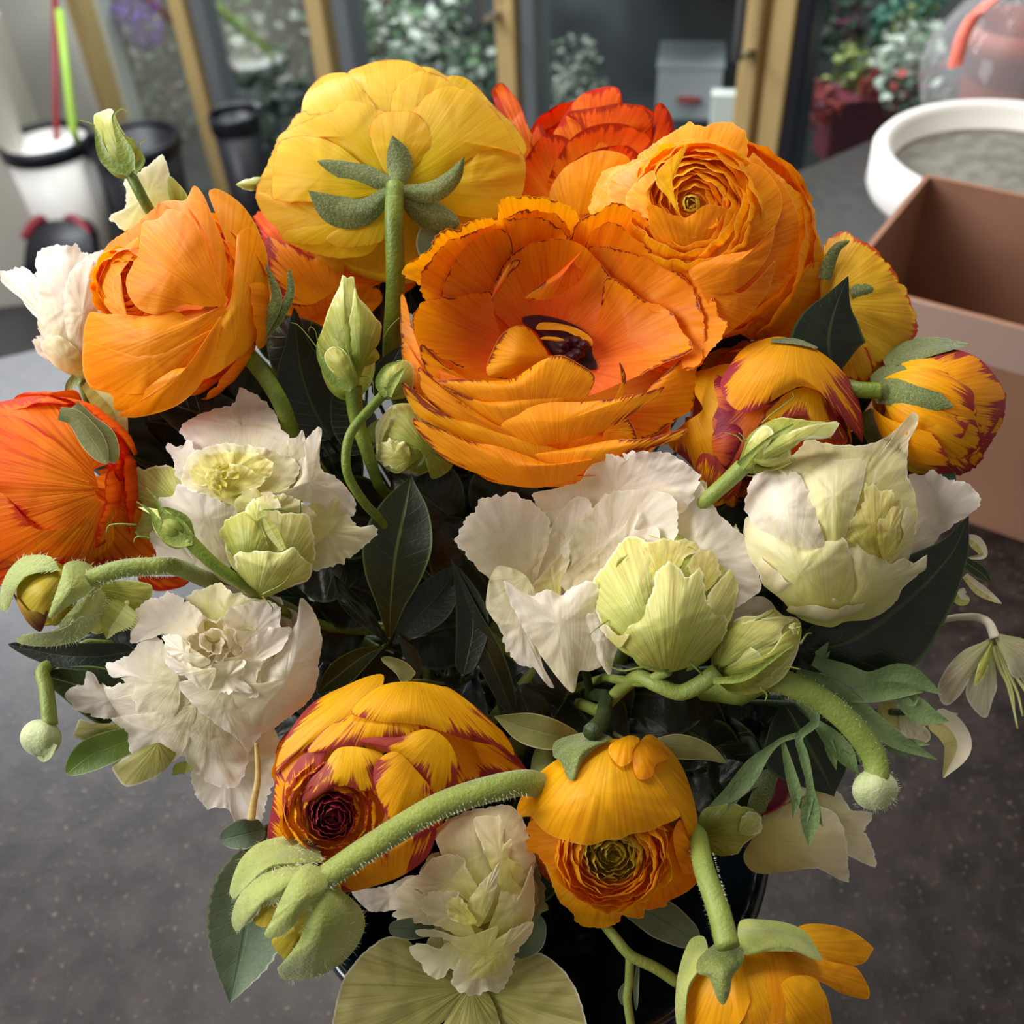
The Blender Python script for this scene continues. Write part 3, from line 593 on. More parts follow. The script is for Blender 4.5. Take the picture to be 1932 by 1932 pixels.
# near petals, outer faces
fr = body_fn(('plane', -10, 1000, 760, .0, -.15))
f.pet('500,1240 320,1160 260,1090 300,1075 440,1065 600,1075 700,1065 760,1030 860,965 960,938 1060,985 1142,1045 1125,1120 1070,1192 900,1230 700,1260', lay=10, body=fr, mat=M_OR2, bulge=24, base='800,1400', ruf=4)
f.pet('820,1440 500,1300 330,1180 240,1090 250,1060 400,1140 560,1180 760,1150 1000,1160 900,1300', lay=18, body=fr, mat=M_OR2, bulge=20, base='800,1500', frill=2)
f.pet('800,1420 640,1330 700,1265 800,1215 900,1192 1100,1188 1290,1160 1440,1130 1520,1105 1440,1190 1200,1340 1010,1396', lay=34, body=fr, mat=M_OR2, bulge=20, base='950,1600', ruf=6, ctr='980,1290')
f.pet('760,1440 400,1330 230,1150 195,1000 260,1050 420,1180 640,1320 820,1405', lay=30, body=fr, mat=M_OR2, bulge=16, base='900,1500', frill=2, ctr='440,1240')
f.pet('1200,1340 1300,1260 1370,1385 1280,1400 1190,1390', lay=16, body=fr, mat=M_OR2, bulge=6)
f.pet('900,1560 700,1400 1000,1380 1200,1340 1380,1380 1240,1440 1000,1500', lay=4, body=fr, bulge=6, mat=M_ORP)
f.pet('860,1600 500,1420 180,1250 110,1080 250,1220 340,1250 500,1260 640,1330 820,1400 1000,1480', lay=30, body=fr, mat=M_OR2, bulge=18, base='900,1700', frill=2, ctr='480,1340')
f.pet('950,1560 820,1475 870,1460 1050,1430 1250,1390 1430,1385 1560,1345 1640,1335 1570,1400 1300,1470 1100,1530', lay=42, body=fr, mat=M_OR2, bulge=14, base='950,1700', ruf=4)
f.pet('1040,1590 880,1645 720,1640 560,1590 350,1500 180,1330 165,1275 210,1290 300,1330 480,1400 620,1425 760,1470 900,1520 1060,1520 1160,1490', lay=50, body=fr, mat=M_OR2, bulge=26, base='900,1800', ruf=4, ctr='720,1530')
f.pet('1250,1180 1300,1140 1310,1050 1285,985 1270,975 1290,1080 1270,1140', lay=60, body=fr, mat=M_OR2, bulge=3, pleat=0)
f.vstem('950,1300,-260 900,1500,-420', 26, 26, M_STEMD)
def hairs(f, pts, mat, n=240, L=11, r=.28, name='down', crop=None, seed=1, fl=None, par=None):
    """fine down on a bud or stem: short thin fibres, base points given in picture units with an outward direction"""
    rn = random.Random(seed); V = []; Fc = []; k = (crop or f.crop)
    for i in range(n):
        x, y, z, dx, dy, dz = pts(rn); l = L * rn.uniform(.5, 1.2)
        d = Vector((dx + rn.gauss(0, .35), dy + rn.gauss(0, .35), dz + rn.gauss(0, .35))).normalized(); a = Vector((x, y, z)); b = a + d * l * .5; c = a + d * l + Vector((rn.gauss(0, 1), rn.gauss(0, 1) + 1, 0)); w_ = Vector((-d.y, d.x, .2)).normalized() * r; o = len(V)
        for q in (a - w_, a + w_, b - w_ * .7, b + w_ * .7, c): V.append(P(q.x, q.y, f.Z + q.z))
        Fc += [(o, o + 1, o + 3, o + 2), (o + 2, o + 3, o + 4)]
    return tag(mesh(name, V, Fc, mat, par or f.e), kind='stuff')
M_HAIR = plain('down_fibre', srgb(225, 232, 190), .6)
# ---- orange, upper right
f = Fl('ranunculus', 'plump plain orange ranunculus at upper right, tight rings round a yellow-green heart', 'flower', c5, -120, ('dome', 1345, 445, 225, 215, -60, 150), M_ORP)
OUT = body_fn(('dome', 1350, 470, 225, 225, -60, 150))
core(f, 1335, 440, -20, (-.2, -.33, .92), 205, [(1.0, 92, 7, 34, -.05), (.93, 98, 7, 34, .0)], M_ORP, asp=.8, ruf=.035)
f.pet('1000,900 1150,370 1240,430 1320,500 1400,560 1442,620 1448,700 1480,790 1492,850 1475,990 1430,1060 1412,1150 1350,1190 1250,1212 1110,1185', lay=-14, frill=2, base='950,900', ruf=7, mat=M_YO)
f.pet('430,640 428,560 470,450 530,420 600,400 700,320 800,260 870,222 940,235 1000,218 1060,222 1125,255 1135,300 1142,370 1120,500 900,700', lay=-6, frill=3, base='850,750', ruf=9, mat=M_ORP)
f.pet('1000,1000 1200,950 1330,900 1375,880 1470,860 1488,960 1440,1080 1404,1160 1300,1200 1200,1216 1110,1188 1088,1160 1180,1050', lay=4, bulge=16, base='900,900', mat=M_YO, ruf=5)
f.pet('950,1050 1100,700 1150,380 1240,440 1300,500 1360,620 1372,740 1340,860 1260,960 1200,1040 1100,1150 1010,1200 1000,1170', lay=10, bulge=8, base='800,900', ruf=6)
f.pet('500,700 425,620 440,560 500,470 560,430 640,400 760,330 880,300 1000,320 1100,380 1180,480 1200,600 1000,700', lay=14, base='870,800', ruf=7, frill=2)
core(f, 1312, 392, 52, (-.12, -.2, .97), 118, [(1.06, 112, 6, 42, .1), (.98, 116, 6, 44, .1), (.9, 118, 5, 48, .1), (.82, 120, 5, 50, .1), (.74, 122, 5, 52, .1), (.64, 124, 5, 52, .1)], M_YOC, asp=.75, ruf=.05, seed=3, spiral=.07)
core(f, 1308, 384, 76, (-.1, -.15, .98), 64, [(1.0, 122, 5, 55, .0), (.82, 126, 4, 58, -.02), (.62, 130, 4, 60, -.05), (.42, 134, 3, 66, -.1)], M_YOC, asp=.75, ruf=.07, seed=5, spiral=.1)
core(f, 1304, 384, 84, (-.1, -.1, .98), 17, [(1.0, 140, 4, 60, .0), (.6, 150, 3, 60, .1)], M_OLV, asp=1, ruf=.05, seed=6)
f.pet('850,850 1060,760 1130,600 1110,470 1060,400 1150,400 1230,450 1292,560 1270,680 1180,790 1000,860', lay=34, base='800,900', bulge=8, ruf=4)
f.pet('900,880 740,780 690,700 680,600 720,600 790,640 860,650 940,600 1010,600 1060,640 1080,740 1060,800', lay=96, body=('plane', 0, 1300, 440, -.1, -.45), base='880,960', bulge=14, ruf=3, frill=2, mat=M_ORP, ctr='880,740')
f.pet('870,890 1000,830 1150,800 1230,740 1262,690 1230,830 1130,950 1060,992 960,1000 900,950', lay=60, bulge=14, base='800,1000', body=OUT, ruf=4)
f.pet('900,930 1050,980 1130,1000 1200,950 1262,850 1240,960 1180,1060 1100,1140 1010,1195 985,1100', lay=44, bulge=12, base='850,1000', body=OUT, ruf=4)
f.pet('810,620 770,560 720,500 728,440 790,380 860,320 840,380 815,440 785,520 815,600', lay=104, body=('flat', 60), bulge=6, base='850,640', mat=M_YO, ruf=3)
f.pet('640,640 540,600 500,540 520,480 600,430 700,425 740,440 690,500 650,560', lay=48, bulge=5, base='760,640', frill=1, ruf=4)
f.pet('700,660 600,620 580,560 620,500 700,440 720,470 690,540 700,600', lay=66, bulge=4, base='780,660', frill=1, ruf=3)
f.vstem('960,700,-120 900,1000,-300', 24, 24, M_STEMD)
# ---- big yellow one seen from behind
f = Fl('ranunculus', 'large yellow ranunculus seen from behind on a thick upright stem', 'flower', c3, -190, ('dome', 742, 350, 275, 215, -90, 120), M_YB)
core(f, 745, 330, -185, (.0, .35, -.93), 215, [(1.0, 100, 7, 38, .0), (.85, 100, 7, 38, -.1)], M_YB, asp=.55)
B = '870,820'
f.pet('870,620 700,330 610,180 700,130 800,100 900,98 980,115 1050,160 1110,300', lay=-26, base=B, bulge=10, ruf=5)
f.pet('1000,600 1130,250 1160,195 1250,190 1330,240 1400,320 1480,400 1560,480 1608,620 1400,750', lay=-26, base=B, bulge=8, ruf=6)
f.pet('870,620 560,500 362,440 352,380 370,300 420,230 490,180 600,170 640,200 720,290 780,380', lay=-18, base=B, bulge=8, ruf=5)
f.pet('900,620 850,420 860,300 920,205 1000,165 1080,170 1180,215 1260,330 1200,500', lay=-12, base=B, bulge=8, ruf=5)
f.pet('830,780 300,900 108,880 106,800 150,700 212,560 260,490 300,440 352,385 420,400 700,400', lay=-14, base=B, frill=2, ruf=7)
f.pet('850,850 760,1160 600,1210 430,1190 250,1110 220,1050 150,980 105,900 104,840 200,860 400,880', lay=-14, base=B, bulge=8, ruf=6)
f.pet('850,850 500,1120 300,1125 240,1090 270,1050 430,1035 620,990', lay=6, base=B, bulge=6)
f.pet('850,850 820,1100 600,1150 490,1110 540,1055 700,990', lay=10, base=B, bulge=6)
f.pet('900,850 1150,950 1400,990 1540,945 1600,820 1612,700 1590,620 1460,580 1330,620 1100,780', lay=0, base=B, bulge=10, ruf=6, pleat=1.6)
f.pet('900,800 950,600 965,410 1050,300 1120,255 1200,243 1330,290 1450,400 1540,540 1580,630 1450,590 1280,660 1100,790', lay=8, base=B, bulge=12, ruf=6)
f.pet('860,790 450,520 215,565 240,510 400,430 540,375 570,345 610,322 700,340 780,375 880,400 960,500 920,650', lay=6, base=B, bulge=10, ruf=6)
f.pet('880,800 780,650 735,500 780,405 900,385 1000,400 1060,470 1085,560 1040,640 950,730', lay=16, base=B, bulge=10, ruf=4)
f.pet('850,810 600,880 330,895 195,880 185,800 195,700 222,570 290,530 420,525 560,580 700,690', lay=20, base=B, bulge=12, ruf=6)
bd = ('dome', 742, 350, 275, 215, -90, 120)
f.rib('885,810 905,690 862,520', [34, 72, 62, 6], M_SEP, lay=30, body=bd, name='sepal', cup=-.4, lift=14)
f.rib('850,790 660,740 440,665', [34, 66, 50, 14], M_SEP, lay=28, body=bd, name='sepal', cup=-.4, lift=20)
f.rib('840,840 700,950 540,940 390,830', [34, 78, 84, 10], M_SEP, lay=30, body=bd, name='sepal', cup=-.4, lift=20)
f.rib('910,830 1080,840 1200,760 1268,635', [28, 60, 50, 6], M_SEP, lay=30, body=bd, name='sepal', cup=-.4, lift=24)
f.rib('920,860 1060,960 1240,1010', [34, 86, 30], M_SEP, lay=22, body=bd, name='sepal', cup=-.4)
f.vstem('878,800,30 872,1000,50 880,1350,20 860,1720,-60 870,1900,-160', 58, 62, M_STEM)
# ---- orange-red one behind, top
f = Fl('ranunculus', 'orange-red ranunculus with curled petals at the back, behind the plump orange one', 'flower', c5, -330, ('dome', 1120, 330, 190, 170, -60, 90), M_OD)
core(f, 1130, 330, -60, (0, -.5, .85), 165, [(1.0, 95, 6, 40, 0), (.85, 95, 6, 40, 0)], M_OD, asp=.7)
f.pet('0,180 -30,80 -5,45 20,40 50,70 100,140 140,250 180,330 60,400', lay=-30, base='200,500', mat=M_RO, bulge=8)
f.pet('150,330 165,250 185,228 225,280 240,330', lay=-24, base='200,500', bulge=4)
f.pet('400,420 250,280 270,240 300,190 370,100 470,60 545,62 565,130 560,230', lay=-20, base='430,500', mat=M_RO, bulge=8)
f.pet('700,400 700,270 712,150 740,130 765,150 792,200 802,270 780,380', lay=-20, base='600,600', mat=M_OD, bulge=6)
f.pet('450,420 370,230 310,185 330,168 450,150 560,132 650,150 705,195 700,240 640,290 560,330', lay=-6, base='450,520', bulge=8, ruf=6)
f.pet('80,580 85,470 140,360 205,285 290,280 330,320 290,400 240,480 240,580', lay=0, base='300,650', bulge=-10, mat=M_OD)
f.pet('300,560 235,560 232,470 290,350 360,270 450,230 560,225 650,258 695,310 640,400 500,500', lay=12, base='420,600', bulge=-16, mat=M_OD)
f.pet('350,520 300,470 330,410 400,360 500,330 600,330 640,390 500,500', lay=22, base='420,600', bulge=-10, mat=M_OD)
f.pet('330,640 240,600 240,520 300,430 370,385 450,350 540,355 600,395 560,500 440,620', lay=46, base='350,760', bulge=10, mat=M_YO, ruf=4)
f.vstem('380,500,-100 400,900,-260', 22, 22, M_STEMD)
# ---- orange, left
f = Fl('ranunculus', 'plump plain orange ranunculus at upper left, turned to the left, on a bent green stem', 'flower', d1, -70, ('dome', 330, 575, 180, 225, -60, 160), M_ORP)
core(f, 325, 575, -40, (-.6, -.1, .78), 178, [(1.0, 92, 7, 36, -.1), (.93, 98, 7, 36, -.02), (.86, 103, 6, 40, .0)], M_ORP, asp=.8, ruf=.035)
f.pet('1250,1350 1390,1120 1398,900 1345,700 1250,560 1130,485 1085,505 1120,600 1180,750 1200,1000 1140,1200 1100,1400', lay=-8, base='1150,1250', bulge=8, mat=M_YO, ruf=5)
f.pet('1150,1100 1000,650 850,560 900,545 965,545 1010,470 1060,520 1110,640 1170,800 1185,1000', lay=6, base='1150,1200', bulge=8, ruf=5)
f.pet('800,960 470,960 520,850 560,775 640,720 720,660 800,590 850,550 960,580 1030,680 900,820', lay=-2, base='900,1200', frill=2, ruf=6)
f.pet('1160,1050 1060,760 1020,620 960,545 1060,560 1100,620 1160,760 1190,950', lay=20, base='1150,1200', bulge=8)
core(f, 243, 535, 52, (-.45, .05, .9), 66, [(1.1, 112, 5, 48, .1), (.95, 118, 5, 50, .1), (.8, 122, 5, 52, .1), (.62, 126, 4, 56, .08), (.42, 130, 3, 60, .05)], M_ORP, asp=.8, ruf=.05, seed=3)
f.pet('640,1170 560,1110 520,1000 560,860 650,790 720,740 700,830 620,930 600,1050', lay=34, base='760,1200', bulge=6, ruf=3)
f.pet('660,1160 600,1080 590,960 625,930 640,1040', lay=52, base='760,1200', bulge=3)
f.pet('1170,1090 1080,1100 960,1090 800,1140 700,1090 655,980 690,880 720,830 735,720 745,660 830,640 880,590 1000,640 1060,740 1100,860 1172,1030', lay=46, base='1180,1130', bulge=26, frill=1, ruf=4, ctr='900,900')
f.pet('1170,1100 1000,1160 900,1120 760,1150 650,1140 560,1140 470,1130 440,1200 428,1390 470,1480 600,1500 800,1480 1000,1400 1130,1250', lay=38, base='1200,1100', bulge=18, frill=1, ruf=6)
f.pet('1150,1200 850,1330 620,1330 450,1290 430,1370 460,1500 570,1540 750,1550 950,1450 1100,1300', lay=46, base='1200,1150', bulge=8, frill=1, ruf=5)
f.pet('1120,1250 900,1400 700,1440 500,1400 430,1420 470,1520 580,1560 600,1640 740,1640 800,1600 1000,1500', lay=40, base='1200,1150', bulge=6, frill=1, ruf=5)
f.pet('1150,1150 1000,1400 900,1430 760,1530 735,1600 620,1660 700,1678 850,1645 960,1590 1060,1480 1130,1300', lay=58, base='1200,1050', bulge=12, ruf=5)
f.pet('1060,1475 1080,1330 1150,1160 1200,1060 1225,860 1240,720 1320,690 1385,800 1398,950 1390,1110 1320,1290 1200,1400', lay=36, base='1230,1350', bulge=16, mat=M_YO, ruf=4)
f.rib('1330,1290 1390,1180 1440,1050 1385,880', [20, 34, 26, 4], M_SEPD, name='sepal', cup=-.3, lay=20)
f.rib('1330,1300 1430,1180 1510,1040 1505,900', [20, 30, 24, 12], M_SEPD, name='sepal', cup=-.3, lay=10)
f.vstem('1270,1330,-10 1390,1480,0 1470,1620,-10 1530,1800,-60', 44, 46, M_STEM)
# ---- orange with red ruffles, behind the yellow one
f = Fl('ranunculus', 'orange ranunculus with red ruffled edge, mostly hidden below the large yellow one', 'flower', c3, -330, ('dome', 600, 520, 150, 120, -40, 60), M_OS)
core(f, 610, 520, -60, (-.2, -.3, .9), 110, [(1.0, 95, 6, 40, 0), (.85, 95, 6, 40, 0)], M_OS, asp=.7)
f.pet('500,1350 180,1200 130,1100 98,1000 110,940 150,970 200,1080 300,1150 600,1120 820,1130 800,1350', lay=-10, frill=5, base='560,1500', mat=M_RO)
f.pet('400,1500 200,1400 150,1180 170,1090 250,1120 420,1200 570,1170 680,1200 760,1340 600,1420', lay=4, frill=4, base='560,1560', mat=M_OS, ruf=6)
f.pet('600,1400 560,1290 575,1180 700,1120 800,1130 790,1250 720,1370', lay=16, base='640,1450', mat=M_OR)
f.pet('300,1600 180,1590 200,1450 400,1470 620,1360 780,1380 800,1460 600,1600', lay=20, base='500,1700', mat=M_OR, ruf=6)
f.pet('900,1400 930,1190 1010,1210 1000,1350', lay=0, base='900,1500', mat=M_OR)
# ---- orange and magenta, right
f = Fl('ranunculus', 'half-open orange ranunculus feathered with magenta, right of the central bloom', 'flower', d4, -100, ('dome', 1455, 800, 180, 175, -50, 150), M_OS)
core(f, 1455, 800, -50, (-.05, .2, .96), 160, [(1.0, 92, 6, 40, -.1), (.93, 105, 6, 42, .0), (.8, 115, 5, 45, .05), (.65, 120, 5, 48, .1), (.5, 124, 4, 50, .1), (.35, 128, 4, 50, .1)], M_OS, asp=.9, ruf=.05)
f.pet('400,1500 150,1250 55,1160 140,1060 240,980 185,880 182,800 250,775 400,750 500,900 440,1200', lay=-4, base='100,800', bulge=6, ruf=6)
f.pet('700,1300 600,1080 700,1000 800,980 900,1000 980,1100 1000,1160 900,1250', lay=16, base='860,800', bulge=8, mat=M_OD)
f.pet('420,1420 330,1300 300,1150 330,1020 440,980 600,960 720,960 700,1040 560,1100 480,1240', lay=20, base='700,760', bulge=6, mat=M_MGO)
f.pet('330,1150 290,1050 320,960 300,860 310,800 380,850 450,980 430,1060', lay=14, base='180,900', mat=M_MGO)
f.pet('620,1050 560,1000 640,930 720,880 800,870 880,920 960,1050 1000,1150 880,1130 760,1020', lay=26, base='820,760', bulge=8, mat=M_OS)
f.pet('640,600 500,635 440,675 390,740 335,830 340,890 380,960 450,1000 540,985 620,930 700,885 760,862 830,880 900,915 990,1000 1050,1090 1080,1160 1082,1040 1050,900 990,800 900,710 780,640', lay=46, base='720,540', bulge=20, mat=M_OS, ruf=5, ctr='720,760')
f.pet('260,1480 200,1320 230,1220 300,1230 360,1300 440,1350 420,1420 330,1490', lay=30, base='200,1600', bulge=8)
f.pet('330,1300 290,1190 300,1100 400,1060 450,1120 400,1240', lay=26, base='160,1200', bulge=8, mat=M_MGO)
f.rib('600,620 730,626 845,660', [10, 16, 5], M_SEP, name='sepal', lay=60, body=('dome', 1455, 800, 180, 175, -50, 150))
f.vstem('500,1300,-60 300,1500,-250', 30, 30, M_STEMD)
# ---- yellow, side view from behind, far right
f = Fl('ranunculus', 'yellow ranunculus with thin red-edged petals, side view in front of the cardboard box', 'flower', d4, -190, ('dome', 1620, 580, 115, 180, -60, 110), M_YS2)
core(f, 1615, 585, -110, (.75, .1, -.3), 108, [(1.0, 90, 6, 40, .1), (.85, 95, 6, 40, .0)], M_YS2, asp=.8)
B = '860,420'
for k in range(6):
    dx = 26 * (5 - k)
    f.pet('%d,720 %d,360 %d,130 %d,70 %d,52 %d,95 %d,150 %d,250 %d,350 %d,470 %d,560 %d,640 %d,740' % (900, 860, 880, 935, 1000 - dx * .3, 1070 - dx * .6, 1160 - dx * .8, 1245 - dx, 1305 - dx, 1352 - dx, 1366 - dx, 1345 - dx, 1200 - dx * .6), lay=-16 + 9 * k, base=B, frill=3, ruf=6, pleat=1.6)
f.pet('1000,600 1080,560 1110,640 1145,720 1250,690 1220,760 1160,840 1090,880 980,800', lay=20, base='900,560', bulge=10)
f.pet('980,780 1000,700 1070,560 1100,650 1140,770 1100,850 1030,830', lay=34, base='960,520', bulge=8)
f.rib('880,300 910,200 950,130 1015,95', [34, 36, 26, 10], M_SEP, name='sepal', lay=60, cup=-.4)
f.rib('1020,380 1080,360 1140,345', [36, 42, 14], M_SEP, name='sepal', lay=64, cup=-.4)
f.vstem('900,420,-20 700,700,-160', 24, 24, M_STEMD)
# ---- yellow bud with green sepals at the right
f = Fl('ranunculus_bud', 'fat yellow ranunculus bud with green sepals and dark red tip at the far right', 'flower', d4, -90, ('dome', 1785, 775, 120, 125, -50, 120), M_OS)
core(f, 1770, 780, -40, (.8, .35, .1), 112, [(1.0, 125, 5, 44, 0), (.92, 130, 5, 44, 0), (.8, 135, 5, 46, .05), (.65, 135, 4, 50, .1)], M_OS, asp=1.1, ruf=.05)
f.pet('1180,900 1230,780 1350,700 1560,668 1700,720 1790,820 1832,900 1825,980 1770,1090 1700,1160 1600,1200 1400,1205 1260,1120', lay=0, base='1130,920', bulge=16, mat=M_OS, ruf=3)
f.pet('1300,1100 1400,1220 1520,1320 1600,1335 1680,1280 1740,1190 1820,1060 1838,960 1832,890 1700,1000 1500,1160', lay=-14, base='1180,950', frill=4, mat=M_OS, ruf=8)
f.pet('1350,1080 1500,1250 1640,1300 1650,1240 1710,1190 1720,1080 1600,1000', lay=6, base='1180,950', frill=3, mat=M_OS, ruf=6)
f.pet('1200,1000 1300,1180 1420,1240 1560,1260 1700,1170 1650,1000 1500,900', lay=8, base='1130,900', bulge=10, mat=M_YS)
f.pet('1315,1180 1380,1195 1460,1225 1495,1260 1480,1295 1400,1325 1320,1300', lay=10, base='1250,1200', mat=M_YB, bulge=8, label='small golden petal hanging under the bud')
bd = ('dome', 1785, 775, 140, 125, -50, 120)
f.rib('1195,740 1290,690 1450,650 1640,640', [34, 56, 44, 4], M_SEP, name='sepal', lay=16, body=bd, cup=-.4)
f.rib('1135,880 1240,860 1380,910 1560,970', [74, 128, 84, 4], M_SEP, name='sepal', lay=24, body=bd, cup=-.35)
f.rib('1100,990 1150,1080 1170,1200', [30, 70, 40], M_SEPD, name='sepal', lay=-30, body=bd)
f.vstem('1180,885,20 1060,880,10 960,860,-20 800,900,-120', 46, 44, M_STEM)
# ---- red-orange, far left
f = Fl('ranunculus', 'streaky red-orange ranunculus cut by the left edge of the photo', 'flower', d2, -60, ('dome', 95, 910, 210, 175, -60, 140), M_RO)
core(f, 90, 910, -40, (-.5, .1, .85), 165, [(1.0, 100, 6, 40, -.1), (.92, 108, 6, 42, .0)], M_RO, asp=.85)
f.pet('450,600 600,620 780,700 808,860 800,950 620,965 450,985 400,800', lay=-12, base='300,500', bulge=10)
f.pet('480,640 470,480 430,260 340,165 200,125 0,155 -90,170 -120,300 100,420', lay=-4, base='560,600', bulge=8, mat=M_RO)
f.pet('500,640 400,480 250,330 100,240 -60,230 -120,300 -120,560 80,700 250,830 380,885 440,850 560,760 590,700', lay=12, base='560,600', bulge=16, mat=M_RO, ruf=4)
f.pet('520,700 400,860 230,850 40,640 -100,480 -140,800 -100,1000 20,1000 150,960 300,960 450,960 580,850', lay=10, base='560,620', bulge=12, mat=M_RO, ruf=6)
f.pet('100,1100 -100,1050 -120,900 0,930 140,980 290,980 250,1050', lay=4, base='400,800', mat=M_RO)
f.pet('700,1040 800,1040 960,1045 930,1090 800,1115 720,1080', lay=-90, base='500,900', mat=M_RO)
f.rib('300,215 380,240 460,340 540,470', [34, 50, 60, 24], M_LFS, name='sepal', lay=130, cup=-.3)
f.rib('380,170 450,260 530,340 580,470', [24, 44, 56, 34], M_LFS, name='sepal', lay=118, cup=-.3)
f.vstem('560,600,0 700,560,-40 900,600,-160', 30, 28, M_STEM)
# ---- orange-yellow and magenta, lower centre
f = Fl('ranunculus', 'yellow-orange ranunculus with crimson feathered petals, behind the downy bud stem', 'flower', e2, 40, ('dome', 680, 1480, 230, 215, -60, 150), M_OS)
core(f, 685, 1490, -50, (-.05, .25, .95), 168, [(1.0, 88, 7, 36, -.12), (.93, 96, 6, 40, -.03)], M_OS, asp=.8, ruf=.03)
f.pet('1330,700 1330,520 1200,400 1240,170 1300,158 1450,268 1560,380 1650,500 1745,645 1720,675 1600,612 1450,640', lay=-20, base='1080,160', bulge=-12, mat=M_OS)
f.pet('420,1000 350,950 365,820 392,640 400,560 500,480 600,470 560,600 480,760 460,900', lay=-4, base='700,1150', bulge=8, mat=M_OS)
f.pet('960,95 880,100 780,140 600,230 490,350 410,500 388,620 440,560 560,480 700,430 820,370 900,300 940,200', lay=6, base='1020,0', bulge=12, mat=M_YS, ctr='660,330')
f.pet('1000,200 800,300 660,370 600,430 558,498 640,497 760,478 860,462 980,445 1100,425 1200,380 1250,300', lay=18, base='1000,100', bulge=10, mat=M_OS)
f.pet('1100,128 960,145 850,215 788,292 860,322 960,342 1060,346 1180,362 1290,400 1420,440 1560,470 1650,520 1610,420 1500,310 1390,220 1270,155', lay=30, base='1120,0', bulge=14, mat=M_YS, ctr='1150,270', ruf=4)
f.pet('560,960 440,960 430,850 430,700 480,580 560,500 660,480 620,600 560,740', lay=10, base='560,1250', bulge=6, mat=M_OS)
f.pet('1345,640 1290,720 1230,740 1190,660 1100,580 990,510 900,462 830,440 900,420 1040,420 1180,378 1280,420 1340,520', lay=32, base='1300,330', bulge=12, mat=M_YS, ctr='1180,510')
f.pet('720,480 640,580 570,650 530,760 600,742 680,694 760,680 860,704 920,690 915,600 960,520 860,478', lay=26, base='800,360', bulge=12, mat=M_YS)
f.pet('1080,870 1010,880 960,800 925,720 905,610 940,530 1030,500 1120,580 1200,680 1245,770 1180,840', lay=38, base='1180,430', bulge=16, mat=M_YS)
core(f, 625, 1532, 50, (-.05, .12, .99), 92, [(1.05, 108, 5, 46, .05), (.92, 114, 5, 48, .05), (.78, 118, 5, 50, .05), (.62, 122, 4, 54, .03), (.46, 126, 4, 56, .0)], M_YS, asp=.7, ruf=.05, seed=4)
M_MG = petal_mat('crimson_heart_petal', srgb(120, 16, 40), srgb(96, 10, 30), rim=srgb(170, 60, 60), rimw=.05, tr=.15)
core(f, 628, 1540, 60, (-.05, .12, .99), 44, [(1.0, 118, 5, 50, .05), (.8, 122, 5, 52, .05), (.6, 126, 4, 56, .03), (.4, 130, 3, 60, .03)], M_MG, asp=.7, ruf=.1, seed=5)
f.pet('760,1240 700,1230 650,1100 720,1040 900,1010 1080,950 1220,890 1240,920 1190,1050 1060,1150 880,1215', lay=30, base='1000,1380', bulge=10, mat=M_OS)
f.vstem('900,500,-160 1000,300,-320', 30, 30, M_STEMD)
# ---- orange, lower right of centre
f = Fl('ranunculus', 'nodding plain orange ranunculus at lower centre, olive heart under a hood petal', 'flower', e3, 40, ('dome', 1153, 1560, 172, 178, -60, 150), M_YO)
core(f, 1155, 1575, -40, (.0, .4, .9), 152, [(1.0, 92, 7, 36, -.1), (.94, 100, 6, 40, .0)], M_ORP, asp=.85, ruf=.04)
f.pet('640,1240 450,1180 360,980 400,1090 455,1240 530,1310 560,1370 690,1398 800,1360 812,1325 850,1335 930,1338 942,1285 1060,1270 1000,1150', lay=-10, base='750,950', frill=2, ruf=6, mat=M_YO)
f.pet('420,1060 330,985 280,960 275,900 300,885 270,850 290,800 340,800 600,925 560,1000', lay=2, base='700,900', frill=3, mat=M_ORP)
f.pet('900,1250 800,1290 680,1290 560,1240 470,1160 420,1050 560,1000 760,960 1000,1000 1150,1100 1060,1230', lay=-34, base='750,900', frill=2, ruf=5, mat=M_ORP)
f.pet('1000,1090 1080,900 1140,790 1232,920 1272,1020 1250,1110 1180,1190 1060,1250 1000,1288 930,1280', lay=12, base='950,850', ruf=5, bulge=6, mat=M_ORP)
core(f, 1156, 1612, 54, (.02, .3, .95), 104, [(1.04, 106, 6, 44, .05), (.96, 110, 6, 46, .05), (.88, 113, 6, 46, .05), (.8, 116, 5, 48, .05), (.72, 118, 5, 48, .05), (.64, 120, 5, 50, .04), (.55, 122, 5, 50, .03)], M_YOC, asp=.62, ruf=.06, seed=2)
core(f, 1156, 1610, 62, (.02, .3, .95), 52, [(1.0, 116, 5, 50, .05), (.84, 120, 5, 52, .04), (.68, 122, 5, 52, .02), (.5, 126, 4, 56, .0), (.33, 130, 3, 60, .0)], M_OLV, asp=.7, ruf=.1, seed=3)
f.pet('1150,1080 1100,930 1110,830 1180,900 1215,1000 1200,1090', lay=34, base='950,850', bulge=4, mat=M_ORP)
f.pet('900,560 862,430 900,370 965,313 1080,400 1160,520 1222,720 1238,890 1232,935 1180,870 1140,780 1020,640', lay=14, base='850,250', bulge=12, mat=M_YO)
f.pet('700,340 560,400 420,470 300,580 225,715 245,775 300,772 350,830 420,880 560,925 640,932 720,905 800,900 860,870 960,855 1040,820 1100,795 1138,765 1040,600 960,480 880,360', lay=40, base='760,230', bulge=30, mat=M_YO, ruf=6, pleat=1.8, ctr='660,640', rufn=9)
f.pet('900,560 868,450 880,390 965,313 1050,380 1080,440 1000,480 980,545', lay=56, base='850,250', bulge=8, mat=M_YO)
f.pet('800,490 740,420 745,370 850,318 910,340 872,400 862,462', lay=66, base='850,250', bulge=6, mat=M_YO)
